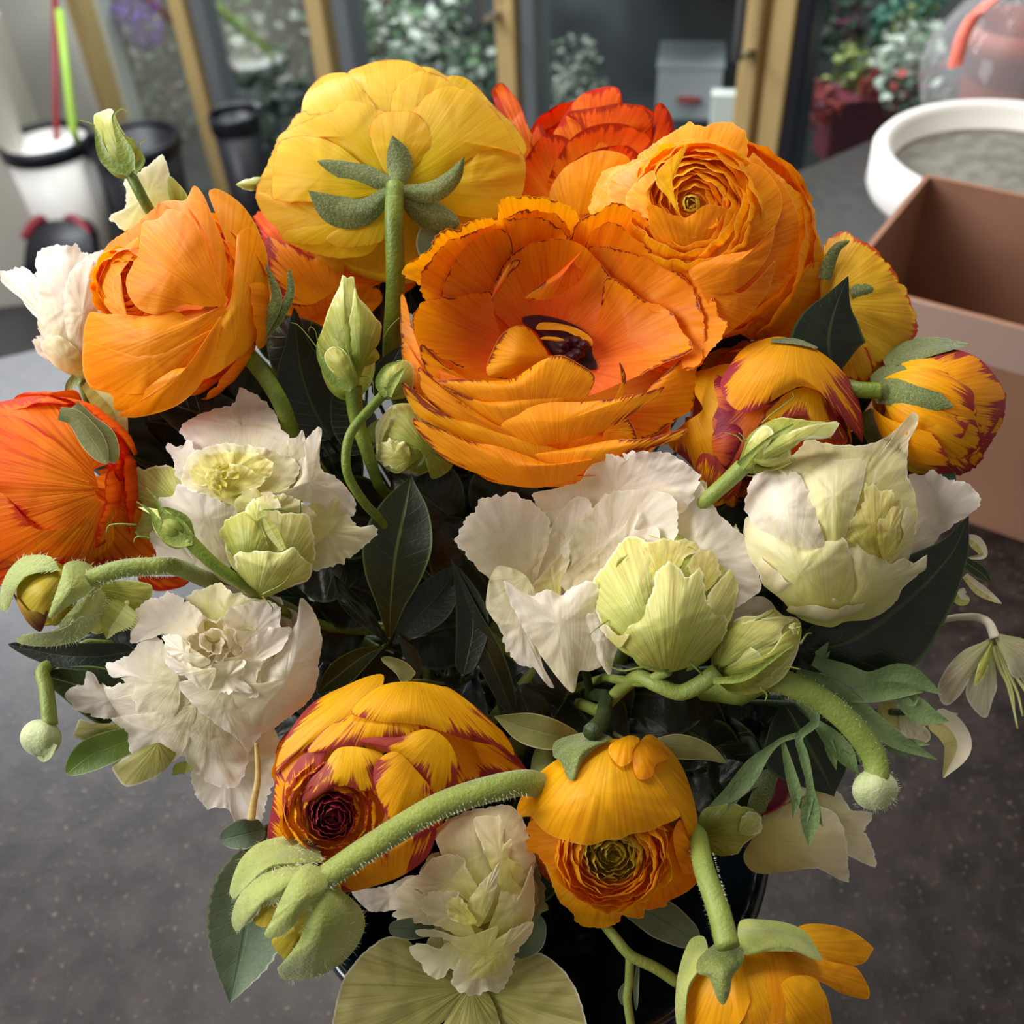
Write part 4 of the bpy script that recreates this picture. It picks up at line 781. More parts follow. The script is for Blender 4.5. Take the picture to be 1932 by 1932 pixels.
f.pet('600,300 440,350 425,430 470,470 500,545 525,572 552,555 575,490 610,440 680,380 755,335 690,305', lay=70, base='640,260', bulge=20, mat=M_SEPD, name='sepal', pleat=.5)
f.vstem('640,300,60 700,230,0 720,100,-120', 50, 40, M_STEMD)
# ---- orange, bottom right corner
f = Fl('ranunculus', 'closed golden-orange ranunculus hanging at the bottom right, under woolly green sepals', 'flower', e4, 90, ('dome', 1425, 1900, 165, 150, -40, 130), M_YO)
core(f, 1425, 1905, -40, (.1, .85, .35), 128, [(1.0, 125, 6, 40, 0), (.9, 130, 6, 40, 0), (.75, 135, 5, 45, .1)], M_YO, asp=1.1)
f.pet('700,1560 790,1460 900,1447 1040,1480 1150,1562 1140,1590 1100,1640 1000,1652 880,1622', lay=-20, base='560,1520', bulge=8, ruf=3)
f.pet('680,1600 800,1600 960,1635 1060,1655 1100,1700 1132,1770 1120,1812 1000,1785 880,1725 720,1722', lay=-4, base='520,1560', bulge=8, ruf=4)
f.pet('240,1990 245,1780 320,1640 480,1590 700,1590 710,1700 800,1780 900,1760 945,1900 940,2080 560,2150 260,2080', lay=6, base='480,1500', bulge=18)
f.pet('620,2080 700,1750 760,1700 880,1720 920,1900 900,2080', lay=18, base='560,1520', bulge=8)
f.pet('330,1510 262,1525 205,1680 190,1850 205,1980 235,1960 250,1790 300,1690 350,1610', lay=36, base='400,1500', bulge=10, mat=M_SEPF, name='sepal', pleat=.5)
f.pet('500,1440 600,1425 740,1445 830,1495 902,1618 860,1620 780,1585 640,1580 515,1590', lay=52, base='430,1500', bulge=10, mat=M_SEPF, name='sepal', pleat=.5)
f.pet('440,1535 380,1545 300,1620 298,1685 350,1705 375,1760 400,1822 428,1838 455,1780 470,1700 515,1640 520,1570', lay=62, base='450,1480', bulge=16, mat=M_SEPD, name='sepal', pleat=.5)
f.vstem('445,1560,120 400,1380,80 330,1180,30 300,1020,-60', 54, 46, M_STEMP)
hairs(f, lambda rn: (lambda t, s: (1200 + (445 - 130 * t) / 2.57 + s * 20, 1180 + (1560 - 470 * t) / 2.57, 110 - 60 * t, s, 0, .3))(rn.random(), rn.choice((-1, 1))), M_HAIR, 160, 6)
# ================================================================== lisianthus
def tips(f, x, y, z, n, mat, r=16, h=20, sd=1, spread=.5):
    """ragged little inner petals bunched at a heart"""
    rn = random.Random(sd); k = f.crop[2]; x0, y0 = f.crop[0], f.crop[1]
    for i in range(n):
        a = i * 2.4 + rn.random(); q = spread * r * 2.2 * (i / n) ** .5
        cx, cy = x + q * math.cos(a), y + q * math.sin(a); w_ = r * rn.uniform(.7, 1.2)
        pts = ' '.join('%.1f,%.1f,%.1f' % ((cx + w_ * math.cos(b) * (1.35 if j % 2 else 1) - x0) * k, (cy + w_ * .75 * math.sin(b + .5 * math.sin(a)) - y0) * k, h * .5 * math.sin(b * 2 + a)) for j, b in enumerate(np.linspace(0, 5.5, 8)))
        f.pet(pts, lay=z + i * 1.5, body=('flat', 0), bulge=-h * .6, mat=mat, frill=2, ruf=6, name='inner_petal', n=40, pleat=.4)
def fila(f, pts, r0=5, r1=2, mat=None, name='calyx_lobe'): f.tube(pts, r0, r1, mat or M_CAL, name=name, n=14, m=6)
# ---- white, far left
f = Fl('lisianthus', 'white ruffled lisianthus at the far left behind the plump orange ranunculus', 'flower', d1, -170, ('dome', 110, 600, 100, 120, -40, 70), M_WH)
core(f, 125, 610, -50, (-.35, -.75, .4), 75, [(1.0, 85, 5, 44, 0), (.8, 95, 4, 50, 0)], M_WH, asp=1.1, ruf=.08)
f.pet('420,1470 300,1400 190,1180 100,1050 20,985 -5,925 60,915 80,900 150,910 200,955 300,1150 420,1350', lay=-6, frill=5, ruf=12, bulge=6)
f.pet('400,1470 250,1280 190,1020 180,850 230,800 350,790 400,768 430,820 500,808 560,840 520,1000 470,1200 470,1440', lay=8, frill=5, ruf=10, bulge=6)
f.pet('450,1475 330,1440 240,1360 215,1290 300,1250 400,1320 480,1440', lay=26, bulge=10, mat=M_WG)
f.pet('430,1450 350,1250 330,1050 380,900 480,850 520,1000 480,1300', lay=20, bulge=8, frill=3, ruf=8)
f.vstem('420,1480,-20 460,1600,-40 520,1800,-120', 26, 26, M_STEMP)
f.rib('400,1470 360,1520 345,1560', [30, 26, 6], M_CAL, name='calyx')
f.rib('450,1490 520,1560 590,1640 640,1800', [40, 70, 60, 30], M_GB, name='calyx', cup=.6)
# ---- cream, left of centre
f = Fl('lisianthus', 'cream lisianthus with pale yellow frilled heart, left of centre behind the small green bud', 'flower', d2, -10, ('dome', 465, 915, 150, 115, -30, 70), M_WH)
core(f, 470, 930, -60, (-.05, -.25, .95), 110, [(1.0, 80, 6, 40, 0), (.85, 92, 5, 44, 0), (.7, 100, 5, 46, 0)], M_WG, asp=.8, ruf=.07)
f.pet('1250,600 1020,430 975,405 918,288 1000,225 1090,190 1180,162 1212,85 1240,88 1300,118 1380,200 1420,280 1490,410', lay=-24, bulge=-14, frill=3, ruf=6, ctr='1230,280')
f.pet('1480,470 1455,350 1500,335 1530,298 1545,345 1560,430', lay=-10, ruf=3)
f.pet('1020,560 900,545 880,460 850,410 848,365 900,378 960,348 985,400 1030,450', lay=-4, frill=4, ruf=6)
f.pet('960,730 850,790 750,845 690,820 640,740 610,660 590,580 545,530 535,495 575,450 620,470 720,492 890,498', lay=-16, bulge=14, mat=M_GW, frill=4, ruf=5, label='pale green outer petal')
f.pet('1140,1000 900,760 800,670 800,640 870,630 900,580 1050,600 1100,650 1200,690 1190,860', lay=2, bulge=10, frill=3, ruf=7)
f.pet('1240,1120 1060,1035 960,1042 850,1020 800,930 755,830 830,780 960,900 1150,1000', lay=-10, bulge=6, frill=4, ruf=7)
f.pet('1300,640 1450,620 1520,520 1510,450 1545,430 1540,360 1580,310 1612,284 1628,310 1622,480 1720,550 1790,640 1792,735 1700,730 1550,660', lay=10, bulge=12, frill=3, ruf=7)
f.pet('1400,760 1560,680 1640,655 1700,640 1760,680 1780,750 1830,790 1890,780 1912,815 1830,905 1700,985 1590,1002 1520,900', lay=12, bulge=10, frill=4, ruf=8, mat=M_WG)
f.pet('1250,700 1050,630 950,600 915,560 940,460 1000,400 1120,368 1280,378 1380,400 1440,430 1500,450 1515,520 1450,600 1300,640', lay=12, bulge=-16, frill=3, ruf=6, mat=M_WG)
f.pet('1200,640 1060,600 980,570 960,500 1000,440 1100,405 1250,410 1370,450 1380,520 1280,570', lay=16, bulge=-14, frill=4, ruf=8, mat=M_CY)
f.pet('1120,640 1040,560 1060,500 1160,470 1260,490 1340,560 1250,610', lay=24, bulge=-10, frill=4, ruf=9, mat=M_CY)
tips(f, 418, 897, 52, 7, M_CY, r=13, h=14, sd=4, spread=.9)
f.pet('1300,760 1190,700 1200,640 1290,590 1340,650 1420,620 1540,670 1600,740 1450,820', lay=30, bulge=6, frill=5, ruf=8, mat=M_WG)
f.vstem('1250,700,-90 1400,1000,-150', 24, 24, M_STEMD)
# ---- open green bud in front of it
f = Fl('lisianthus_bud', 'half-open pale green lisianthus bud in front of the cream lisianthus', 'flower bud', d2, 40, ('dome', 499, 1020, 95, 95, -30, 80), M_GW)
core(f, 500, 1030, -20, (-.1, -.75, .6), 72, [(1.0, 105, 5, 44, 0), (.85, 112, 4, 50, .05), (.65, 116, 4, 50, .1)], M_GW, asp=1.05, ruf=.08)
f.pet('1400,1080 1310,900 1310,780 1320,690 1400,700 1430,720 1490,715 1560,735 1590,850 1592,950 1540,1040', lay=8, bulge=12, frill=2, mat=M_GW, pleat=1.6)
f.pet('1250,1040 1180,940 1112,820 1130,760 1200,725 1260,705 1300,720 1320,780 1360,880 1340,960', lay=20, bulge=12, frill=3, mat=M_GB, ruf=4)
f.pet('1300,760 1240,700 1262,670 1290,645 1320,690 1330,740', lay=30, bulge=4, frill=3, mat=M_GW)
f.pet('1320,700 1300,640 1340,600 1400,640 1410,690', lay=10, frill=3, mat=M_WG)
f.pet('1300,1160 1220,1070 1195,1000 1188,930 1240,905 1320,910 1420,918 1490,890 1540,950 1582,985 1560,1060 1460,1100 1350,1145', lay=30, bulge=22, frill=2, mat=M_GW, ruf=5)
f.rib('1435,905 1370,800 1325,715', [16, 30, 6], M_GB, name='petal_fold', lay=58, body=('flat', 0))
fila(f, '1330,1130,46 1440,1070,60 1490,980,58 1500,900,50'); fila(f, '1330,1140,30 1380,1200,34 1375,1225,30'); fila(f, '1520,720,30 1522,650,40'); fila(f, '1340,700,50 1400,700,56 1500,716,46')
f.vstem('1310,1130,-30 1380,1300,-160', 22, 22, M_STEMD)
# ---- small green bud, left
f = Fl('lisianthus_bud', 'small closed green bud with flaring sepal tips before the cream lisianthus', 'flower bud', d2, 75, ('dome', 324, 998, 40, 36, -10, 40), M_CAL)
f.pet('980,870 900,900 830,870 780,800 755,720 700,690 740,690 800,700 860,710 940,760 980,820', lay=0, bulge=16, mat=M_GB, name='bud_body')
f.rib('975,860 890,850 810,790 760,710 690,660', [22, 42, 30, 10, 3], M_CAL, name='sepal', lay=30, cup=.3)
f.rib('975,850 900,780 830,730 790,650 740,590', [16, 34, 24, 8, 2], M_CAL, name='sepal', lay=26, cup=.3)
f.rib('975,840 930,750 850,700 800,690', [14, 26, 14, 3], M_CAL, name='sepal', lay=16)
f.vstem('950,850,20 1080,975,10 1240,1090,-20 1400,1200,-120', 34, 26, M_STEM)
fila(f, '690,780,-10 600,775,0 550,785,0 538,825,0', 6, 3, M_CAL, 'tendril'); fila(f, '760,850,-10 710,838,0 685,845,0 678,868,0', 6, 3, M_CAL, 'tendril')
# ---- white, lower left
f = Fl('lisianthus', 'large pure white ruffled lisianthus at lower left with rolled heart', 'flower', e1, 20, ('dome', 430, 1230, 190, 160, -50, 110), M_WH)
core(f, 440, 1235, -60, (-.2, -.1, .95), 140, [(1.0, 80, 6, 40, -.1), (.85, 92, 6, 42, 0), (.7, 102, 5, 46, .03), (.55, 110, 4, 50, .05)], M_WH, asp=.85, ruf=.07)
f.pet('1300,900 1100,1100 1020,1120 1080,1180 1085,1270 1110,1360 1180,1435 1290,1440 1330,1500 1345,1565 1370,1530 1480,1505 1520,1400 1600,1100 1500,900', lay=-30, bulge=-8, frill=4, ruf=8, ctr='1300,1200')
f.pet('1100,800 900,930 740,960 600,925 500,900 425,870 378,800 395,750 440,735 470,730 495,650 540,670 560,720 620,735 760,720', lay=-10, lift=40, bulge=6, frill=4, ruf=10, ctr='620,820')
f.pet('1100,850 850,890 640,920 690,980 730,1060 745,1120 850,1160 985,1168 1060,1080 1100,960', lay=-8, lift=30, bulge=8, frill=2, ruf=5)
f.pet('1020,700 1000,900 860,925 775,880 770,840 735,800 740,740 690,690 720,620 650,690 610,640 600,610 650,600 740,560 800,480 900,450', lay=0, bulge=8, frill=4, ruf=10, ctr='860,720')
f.pet('1200,900 1400,1100 1350,1310 1200,1290 1090,1200 1020,1100 950,1060 960,960 1050,820', lay=-12, bulge=8, frill=3, ruf=6)
f.pet('1300,700 1470,900 1500,1000 1440,1070 1415,1112 1395,1100 1370,1060 1300,1000 1180,920 1060,800 1020,720 1150,700', lay=14, bulge=6, frill=2, ruf=6)
f.pet('1200,700 1400,800 1480,760 1490,660 1570,560 1650,440 1700,340 1712,235 1760,270 1800,340 1832,450 1820,600 1780,790 1650,910 1500,1010 1350,980', lay=10, bulge=26, frill=2, ruf=5, ctr='1630,700', mat=M_WH)
f.pet('1150,520 1000,520 940,450 850,470 760,490 735,410 750,340 800,270 860,235 920,230 980,208 1050,245 1150,330', lay=14, bulge=-8, frill=5, ruf=12)
f.pet('1200,480 1050,330 1060,240 1150,180 1250,148 1310,190 1420,230 1540,260 1500,400 1350,420', lay=6, bulge=-6, frill=4, ruf=8, mat=M_WG)
f.pet('1330,560 1270,400 1300,300 1420,262 1560,262 1600,320 1590,400 1650,400 1660,430 1600,520 1480,600', lay=18, bulge=-12, frill=3, ruf=6)
f.pet('1250,600 1370,560 1400,480 1480,430 1580,400 1650,430 1590,540 1500,600 1460,700 1470,790 1400,800 1300,760', lay=28, bulge=-10, frill=4, ruf=8, mat=M_WH)
f.pet('1200,620 1330,590 1400,600 1390,700 1440,770 1370,780 1270,770 1150,740 1130,660', lay=34, bulge=-6, frill=5, ruf=10)
f.pet('1200,600 1120,640 990,600 955,560 940,500 935,450 1040,460 1090,520 1150,560', lay=36, bulge=6, frill=5, ruf=10)
f.pet('1230,640 1180,760 1050,690 960,630 950,560 1050,600 1150,640', lay=44, bulge=4, frill=5, ruf=9)
core(f, 402, 1212, 60, (-.1, -.1, .98), 44, [(1.0, 104, 4, 55, .1), (.55, 112, 3, 70, .3)], M_WH, asp=1.0, ruf=.2, seed=3, spiral=.15)
f.tube('1460,1060,-16 1470,1250,-6 1440,1420,2 1430,1500,6', 12, 24, petal_mat('cream_style', srgb(222, 200, 130), srgb(226, 204, 140)), name='folded_petal')
f.vstem('1250,600,-100 1500,900,-200', 26, 26, M_STEMD)
# ---- white, right of centre
f = Fl('lisianthus', 'wide open white lisianthus at centre right with serrated petal edges', 'flower', d5, -5, ('bowl', 1070, 1060, 200, 180, -70, 80), M_WH)
core(f, 1090, 1070, -90, (-.1, -.3, .93), 160, [(1.0, 82, 6, 40, 0), (.85, 88, 5, 44, 0)], M_WH, asp=.7, ruf=.05)
f.pet('850,900 560,630 478,510 600,475 720,440 780,380 830,300 900,285 965,292 1000,320 1010,295 980,275 1040,268 1150,270 1230,272 1310,320 1380,370 1408,430 1300,620', lay=-6, frill=4, ruf=6, ctr='950,480', bulge=-6)
f.pet('900,1000 1300,520 1400,440 1520,620 1680,780 1745,1020 1700,1070 1560,1150 1300,1200', lay=-16, frill=2, ruf=5)
f.pet('1100,1200 1500,1100 1620,1090 1750,1070 1830,1150 1700,1250 1500,1280', lay=-60, frill=2, ruf=5)
f.pet('470,1060 330,1040 220,950 120,850 72,800 62,740 100,650 160,600 210,520 300,515 372,485 440,530 530,600 575,650 570,760 520,920', lay=4, frill=4, ruf=7, bulge=-8, ctr='330,760')
f.pet('620,1080 500,1030 420,1020 480,900 580,700 640,600 720,520 800,540 800,620 700,800', lay=4, frill=1, bulge=-10)
f.pet('450,960 560,1200 560,1300 520,1350 530,1420 560,1500 600,1565 575,1570 480,1465 400,1440 340,1370 310,1270 230,1140 228,1060 250,960 300,900', lay=2, frill=4, ruf=7, bulge=4, body=('plane', -30, 960, 1150, 0, -.1))
f.pet('800,1150 640,1010 655,950 700,880 685,780 720,700 730,650 830,560 900,500 1040,478 1200,490 1280,560 1250,800 1000,1000', lay=26, frill=3, ruf=6, bulge=-12, ctr='900,760')
f.pet('850,1120 700,1010 800,880 920,760 1010,640 1055,575 1065,640 1050,700 1180,700 1150,900', lay=36, frill=2, ruf=5, bulge=-8)
f.pet('620,1100 480,1030 590,880 560,920 640,840 680,860 660,960 640,1020', lay=22, frill=3, ruf=5, bulge=-4, mat=M_WG)
f.pet('700,1600 560,1440 470,1300 380,1150 325,985 400,1030 470,1060 560,1035 640,1055 720,1010 800,985 850,1030 830,1180 930,1330 880,1440 800,1482 740,1485', lay=40, bulge=22, frill=3, ruf=6, base='720,1700', body=('plane', 10, 1070, 1150, 0, -.2), ctr='640,1220')
f.pet('900,1500 780,1300 720,1180 800,1160 900,1200 960,1300 930,1420', lay=46, bulge=10, frill=2, base='850,1650', body=('plane', 10, 1070, 1150, 0, -.2))
f.vstem('750,1350,-60 800,1600,-200', 26, 26, M_STEMD)
# ---- pale green half-open in front
f = Fl('lisianthus_bud', 'plump lime-white lisianthus bud opening in front of the wide white lisianthus', 'flower bud', d5, 90, ('dome', 1257, 1150, 130, 120, -50, 130), M_GW)
core(f, 1262, 1130, -20, (.1, -.55, .8), 112, [(1.0, 105, 5, 44, 0), (.9, 112, 5, 46, .05), (.74, 116, 4, 50, .1), (.55, 120, 4, 52, .15)], M_GW, asp=1.0, ruf=.08)
f.pet('1300,950 1200,760 1120,730 1220,690 1250,600 1290,490 1340,430 1400,440 1442,445 1440,500 1415,560 1440,620 1450,650 1500,760 1480,900', lay=10, bulge=-6, frill=3, ruf=6, mat=M_GW, ctr='1350,660')
f.pet('1380,1120 1430,900 1480,780 1480,640 1530,690 1580,700 1610,670 1625,740 1625,850 1600,1000 1570,1120 1500,1220', lay=2, bulge=6, frill=4, ruf=8, mat=M_GW)
f.pet('1200,1450 1020,1400 900,1300 840,1180 805,1080 820,980 880,900 950,800 1000,740 1070,740 1110,780 1150,900 1170,1100 1260,1350', lay=10, bulge=20, frill=2, ruf=5, mat=M_GW)
f.pet('1200,1000 1100,880 1070,780 1150,760 1260,750 1400,770 1400,820 1330,850 1300,900', lay=16, bulge=-6, frill=3, ruf=6, mat=M_CY)
f.pet('1400,1050 1340,900 1370,840 1450,800 1510,860 1500,980', lay=18, bulge=-4, frill=3, ruf=6, mat=M_CY)
f.pet('1200,1490 1080,1460 1020,1380 980,1290 1060,1180 1150,1040 1160,940 1210,900 1240,870 1300,920 1340,960 1410,915 1430,1010 1450,1100 1560,1200 1530,1310 1400,1430 1280,1480', lay=24, bulge=24, frill=3, ruf=5, mat=M_GW, base='1230,1560', ctr='1270,1230')
f.pet('1330,1480 1450,1300 1440,1100 1470,1030 1540,950 1600,900 1620,1000 1600,1120 1550,1250 1460,1410', lay=16, bulge=14, frill=2, mat=M_GW, ruf=4, base='1250,1560')
f.pet('950,1350 850,1240 880,1220 960,1290 1010,1280 980,1340', lay=34, frill=3, mat=M_WG)
fila(f, '900,1200,20 830,1250,20 795,1285,20'); fila(f, '1230,1480,0 1100,1460,10 980,1480,10 900,1450,10 890,1430,10', 8, 4); fila(f, '1340,1420,20 1400,1480,20 1420,1500,10', 8, 4)
f.vstem('1230,1480,-20 1100,1540,-60 960,1530,-120', 30, 26, M_STEMP)
# ---- cream, right
f = Fl('lisianthus', 'cream lisianthus with pointed upswept petals and yellow heart at the right', 'flower', d6, 35, ('dome', 1560, 1010, 165, 160, -60, 140), M_WG)
core(f, 1560, 1025, -30, (.35, -.35, .85), 142, [(1.0, 100, 6, 40, 0), (.88, 106, 5, 44, 0), (.7, 108, 5, 46, .05)], M_WG, asp=.95, ruf=.06)
f.pet('1050,1000 1240,780 1245,500 1330,490 1385,455 1430,490 1500,525 1560,525 1620,560 1668,635 1640,700 1560,760 1460,830 1400,900 1300,1010 1150,1060', lay=-36, lift=70, bulge=-6, frill=3, ruf=8, mat=M_WH, ctr='1380,720')
f.pet('900,900 600,560 430,430 520,390 600,330 655,252 700,290 800,310 900,315 1020,305 1120,260 1200,190 1272,118 1305,150 1285,220 1245,300 1240,480 1280,600 1290,800 1200,950', lay=-6, lift=100, bulge=-8, ruf=8, mat=M_WG, ctr='900,620', frill=2)
f.pet('780,1380 900,1150 860,880 960,900 1060,960 1140,1020 1180,1000 1230,985 1285,1030 1310,1010 1360,965 1420,970 1458,1010 1430,1040 1320,1080 1220,1160 1150,1270 1020,1350 880,1365', lay=16, bulge=20, frill=3, ruf=6, mat=M_WG, base='800,1450', ctr='1030,1150')
f.pet('1100,1050 1220,900 1200,780 1250,640 1280,600 1295,720 1290,830 1200,960', lay=14, bulge=4, frill=3, mat=M_WG)
f.pet('1060,1010 900,940 865,860 930,720 975,640 985,540 1040,560 1080,580 1140,580 1165,640 1215,650 1190,760 1200,850 1150,980', lay=18, bulge=8, frill=6, ruf=8, mat=M_CY, ctr='1040,780')
f.pet('1100,1000 1060,880 1080,760 1140,700 1200,680 1180,820 1160,960', lay=34, bulge=4, frill=5, ruf=8, mat=M_CY)
f.pet('1030,560 1060,420 1150,410 1170,460 1140,500 1090,490', lay=10, bulge=3, frill=3, mat=M_WH)
f.pet('830,1000 640,760 590,560 650,440 740,400 850,402 930,390 1005,368 990,460 970,560 930,700 870,860', lay=22, bulge=22, frill=1, ruf=4, mat=M_WG, ctr='800,620', base='800,1150')
f.pet('760,980 400,850 275,720 285,580 330,490 400,440 470,470 550,465 610,510 640,600 690,700 720,800 745,890', lay=32, bulge=22, frill=3, ruf=5, mat=M_WH, ctr='500,680', base='560,1150')
f.pet('780,1400 600,1350 480,1230 370,1140 350,1070 300,1000 262,900 262,800 290,740 480,850 700,900 850,860 905,1000 920,1180 860,1355', lay=26, bulge=26, ruf=5, mat=M_WG, ctr='600,1080', frill=1)
f.vstem('780,1300,-30 850,1500,-160', 30, 26, M_STEMD)
# ---- lower centre, frilled
f = Fl('lisianthus', 'greenish white carnation-like lisianthus at bottom centre below the downy stem', 'flower', e2, 10, ('dome', 905, 1690, 130, 170, -50, 100), M_WG)
core(f, 905, 1690, -50, (-.05, .1, .97), 122, [(1.0, 85, 6, 40, -.1), (.88, 92, 6, 42, 0), (.74, 100, 5, 46, .03), (.6, 108, 5, 48, .05)], M_WG, asp=.9, ruf=.1)
f.pet('1200,1300 1060,1330 1000,1335 900,1342 840,1300 790,1225 900,1215 1000,1195 1100,1150 1200,1180', lay=-36, frill=3, ruf=6, mat=M_WH)
f.pet('1450,1400 1300,1100 1230,930 1350,830 1500,790 1620,780 1690,850 1745,1000 1755,1120 1700,1240 1640,1300', lay=-16, frill=2, ruf=6, bulge=8, ctr='1500,1020')
f.pet('1600,1250 1480,1000 1440,860 1550,830 1600,900 1590,980 1640,960 1625,1060 1700,1110 1640,1200 1700,1240', lay=6, frill=5, ruf=9, bulge=4)
f.pet('1480,1350 1350,1250 1200,1260 1150,1230 1060,1190 1150,1140 1190,1090 1220,1055 1300,1040 1380,1060 1400,1120 1450,1200', lay=8, frill=4, ruf=9, bulge=-4)
f.pet('1450,1430 1300,1400 1180,1400 1080,1400 1010,1370 1010,1340 1050,1300 1030,1250 1060,1190 1150,1240 1300,1300', lay=8, frill=5, ruf=9, bulge=2)
f.pet('1500,1500 1560,1300 1600,1200 1690,1240 1740,1100 1755,1250 1740,1400 1650,1480', lay=2, frill=2, ruf=6, bulge=10)
f.pet('1450,1500 1360,1480 1300,1440 1200,1400 1160,1300 1200,1240 1330,1230 1360,1260 1310,1300 1400,1380', lay=22, frill=5, ruf=10, bulge=-8)
f.pet('1460,1420 1400,1330 1430,1240 1540,1120 1570,1080 1560,1180 1530,1300', lay=26, frill=3, ruf=6, bulge=4)
f.pet('1450,1400 1340,1400 1290,1350 1310,1280 1360,1260 1400,1320', lay=36, frill=4, ruf=9, bulge=-6, mat=M_CY)
f.pet('1500,1560 1360,1540 1280,1480 1160,1470 1140,1430 1250,1440 1400,1480 1560,1420', lay=24, frill=5, ruf=8, bulge=4)
f.pet('1450,1420 1250,1530 1180,1510 1105,1520 1100,1560 1150,1620 1190,1685 1270,1690 1310,1650 1400,1640 1500,1560', lay=2, frill=4, ruf=8, bulge=2)
f.pet('1480,1450 1340,1620 1320,1700 1370,1770 1440,1782 1500,1760 1560,1770 1620,1700 1650,1600 1640,1560', lay=10, frill=4, ruf=8, bulge=2, mat=M_WG)
f.pet('1500,1560 1560,1480 1700,1400 1748,1395 1742,1450 1690,1520 1640,1580 1550,1660 1480,1690 1400,1690 1440,1620', lay=26, frill=4, ruf=8, bulge=4)
f.vstem('1450,1300,-60 1350,1000,-160 1400,800,-300', 26, 26, M_STEMD)
# ---- dim one, lower right
f = Fl('lisianthus', 'shaded cream lisianthus facing down at the lower right, against the dark worktop', 'flower', e4, -150, ('dome', 1530, 1570, 130, 90, -40, 60), M_WG)
core(f, 1520, 1560, -60, (.5, .5, .3), 90, [(1.0, 80, 5, 44, 0), (.8, 90, 4, 48, 0)], M_WG, asp=.9, ruf=.06)
f.pet('620,900 900,800 975,800 1035,890 1140,905 1130,960 1100,1000 1120,1010 1150,1090 1168,1150 1155,1172 1070,1135 1030,1120 900,1060', lay=-6, frill=3, ruf=6, bulge=-4)
f.pet('560,1040 640,920 800,850 950,900 1010,1000 1030,1120 1030,1240 1000,1240 880,1180 760,1190 640,1206 560,1190 520,1120', lay=10, frill=2, ruf=6, bulge=10)
f.vstem('600,1000,-60 400,900,-160', 26, 26, M_STEMD)
# ================================================================== lisianthus buds
f = Fl('lisianthus_bud', 'tall closed pale green lisianthus bud with curling calyx threads, left of the central bloom', 'flower bud', d3, -40, ('dome', 655, 650, 66, 110, -30, 60), M_GB)
core(f, 655, 680, -30, (-.05, -.97, .15), 50, [(1.0, 110, 4, 50, 0)], M_GB, asp=1.5, ruf=.04)
f.pet('520,1010 400,930 300,840 232,750 235,660 270,580 310,450 360,330 410,230 430,155 460,180 510,168 540,310 620,400 700,510 725,540 705,650 670,690 712,780 640,840 600,850 560,940', lay=0, bulge=16, pleat=1.8, ctr='480,640')
f.pet('500,900 480,800 400,700 330,560 310,450 400,260 430,155 450,330 500,560 560,760', lay=12, bulge=10, frill=2)
f.pet('560,880 500,760 470,560 500,400 520,250 560,350 660,460 722,540 700,680 600,800', lay=16, bulge=14, frill=1)
f.pet('520,1010 400,940 310,840 290,760 350,700 430,720 490,800 540,930', lay=30, bulge=10)
f.rib('500,1020 380,960 260,790 235,680', [30, 44, 30, 6], M_CAL, name='sepal', lay=20, cup=.3)
for q in ('235,710,10 150,600,14 80,530,10 35,520,8', '240,660,20 220,580,30 185,550,30 165,585,26', '470,815,50 420,730,56 360,695,56 305,705,50', '525,1000,30 500,850,54 460,700,60 425,590,60', '735,640,0 790,550,10 860,480,10', '560,930,20 630,925,30 660,980,30 666,1110,20'): fila(f, q)
f.vstem('510,1000,0 530,1220,-20 590,1420,-30 650,1600,-60 700,1750,-100', 68, 44, M_STEM)
f = Fl('lisianthus_bud', 'small green bud on an arching stem tucked against the central bloom', 'flower bud', d3, 10, ('dome', 745, 720, 34, 40, -20, 30), M_GB)
f.pet('780,1100 720,1060 693,960 720,880 790,830 890,800 960,850 960,1020 900,1090', lay=0, bulge=16)
f.rib('760,1080 705,980 760,860 880,805', [20, 30, 20, 4], M_CAL, name='sepal', lay=22); f.rib('780,1080 810,980 900,860', [20, 34, 8], M_CAL, name='sepal', lay=34)
f.vstem('770,1030,10 640,1170,16 500,1340,20 455,1500,16 470,1680,6 590,1880,-30 700,2000,-80', 38, 36, M_STEM)
f = Fl('lisianthus', 'pale green folded lisianthus in shade directly below the central bloom\'s left side', 'flower', d3, -90, ('dome', 785, 835, 80, 70, -30, 50), M_GB)
core(f, 790, 840, -30, (-.4, .3, .8), 55, [(1.0, 100, 5, 46, 0)], M_GB, asp=.9, ruf=.06)
f.pet('1100,1500 860,1660 780,1640 700,1560 684,1450 700,1350 735,1230 800,1150 900,1130 980,1150 1100,1250 1250,1420 1290,1500 1240,1640 1100,1700', lay=0, bulge=16, ctr='960,1420', pleat=1.6)
f.pet('940,1560 880,1650 780,1620 700,1570 690,1470 760,1400 860,1400 930,1460', lay=18, bulge=8, frill=5, ruf=6, mat=M_GW)
f.rib('700,1440 720,1320 810,1150', [20, 44, 6], M_GW, lay=10, name='petal'); f.rib('680,1420 640,1360 740,1230', [20, 40, 4], M_CAL, name='sepal')
f.vstem('1100,1500,-60 1100,1700,-160', 30, 30, M_STEMD)
f = Fl('lisianthus_bud', 'closed olive-green bud with curled sepal tips on a slim stem at the upper left', 'flower bud', c1, -130, ('dome', 224, 268, 44, 62, -20, 46), M_GB)
core(f, 224, 285, -20, (-.3, -.93, .1), 34, [(1.0, 115, 4, 50, 0)], M_GB, asp=1.5, ruf=.03)
f.pet('490,665 420,620 370,540 356,440 380,425 425,415 450,470 490,530 540,580 545,610 520,650', lay=0, bulge=12, ctr='450,550', pleat=1.6)
f.rib('495,660 400,600 365,500 350,470 300,455', [14, 26, 18, 6, 2], M_CAL, name='sepal', lay=14, cup=.3)
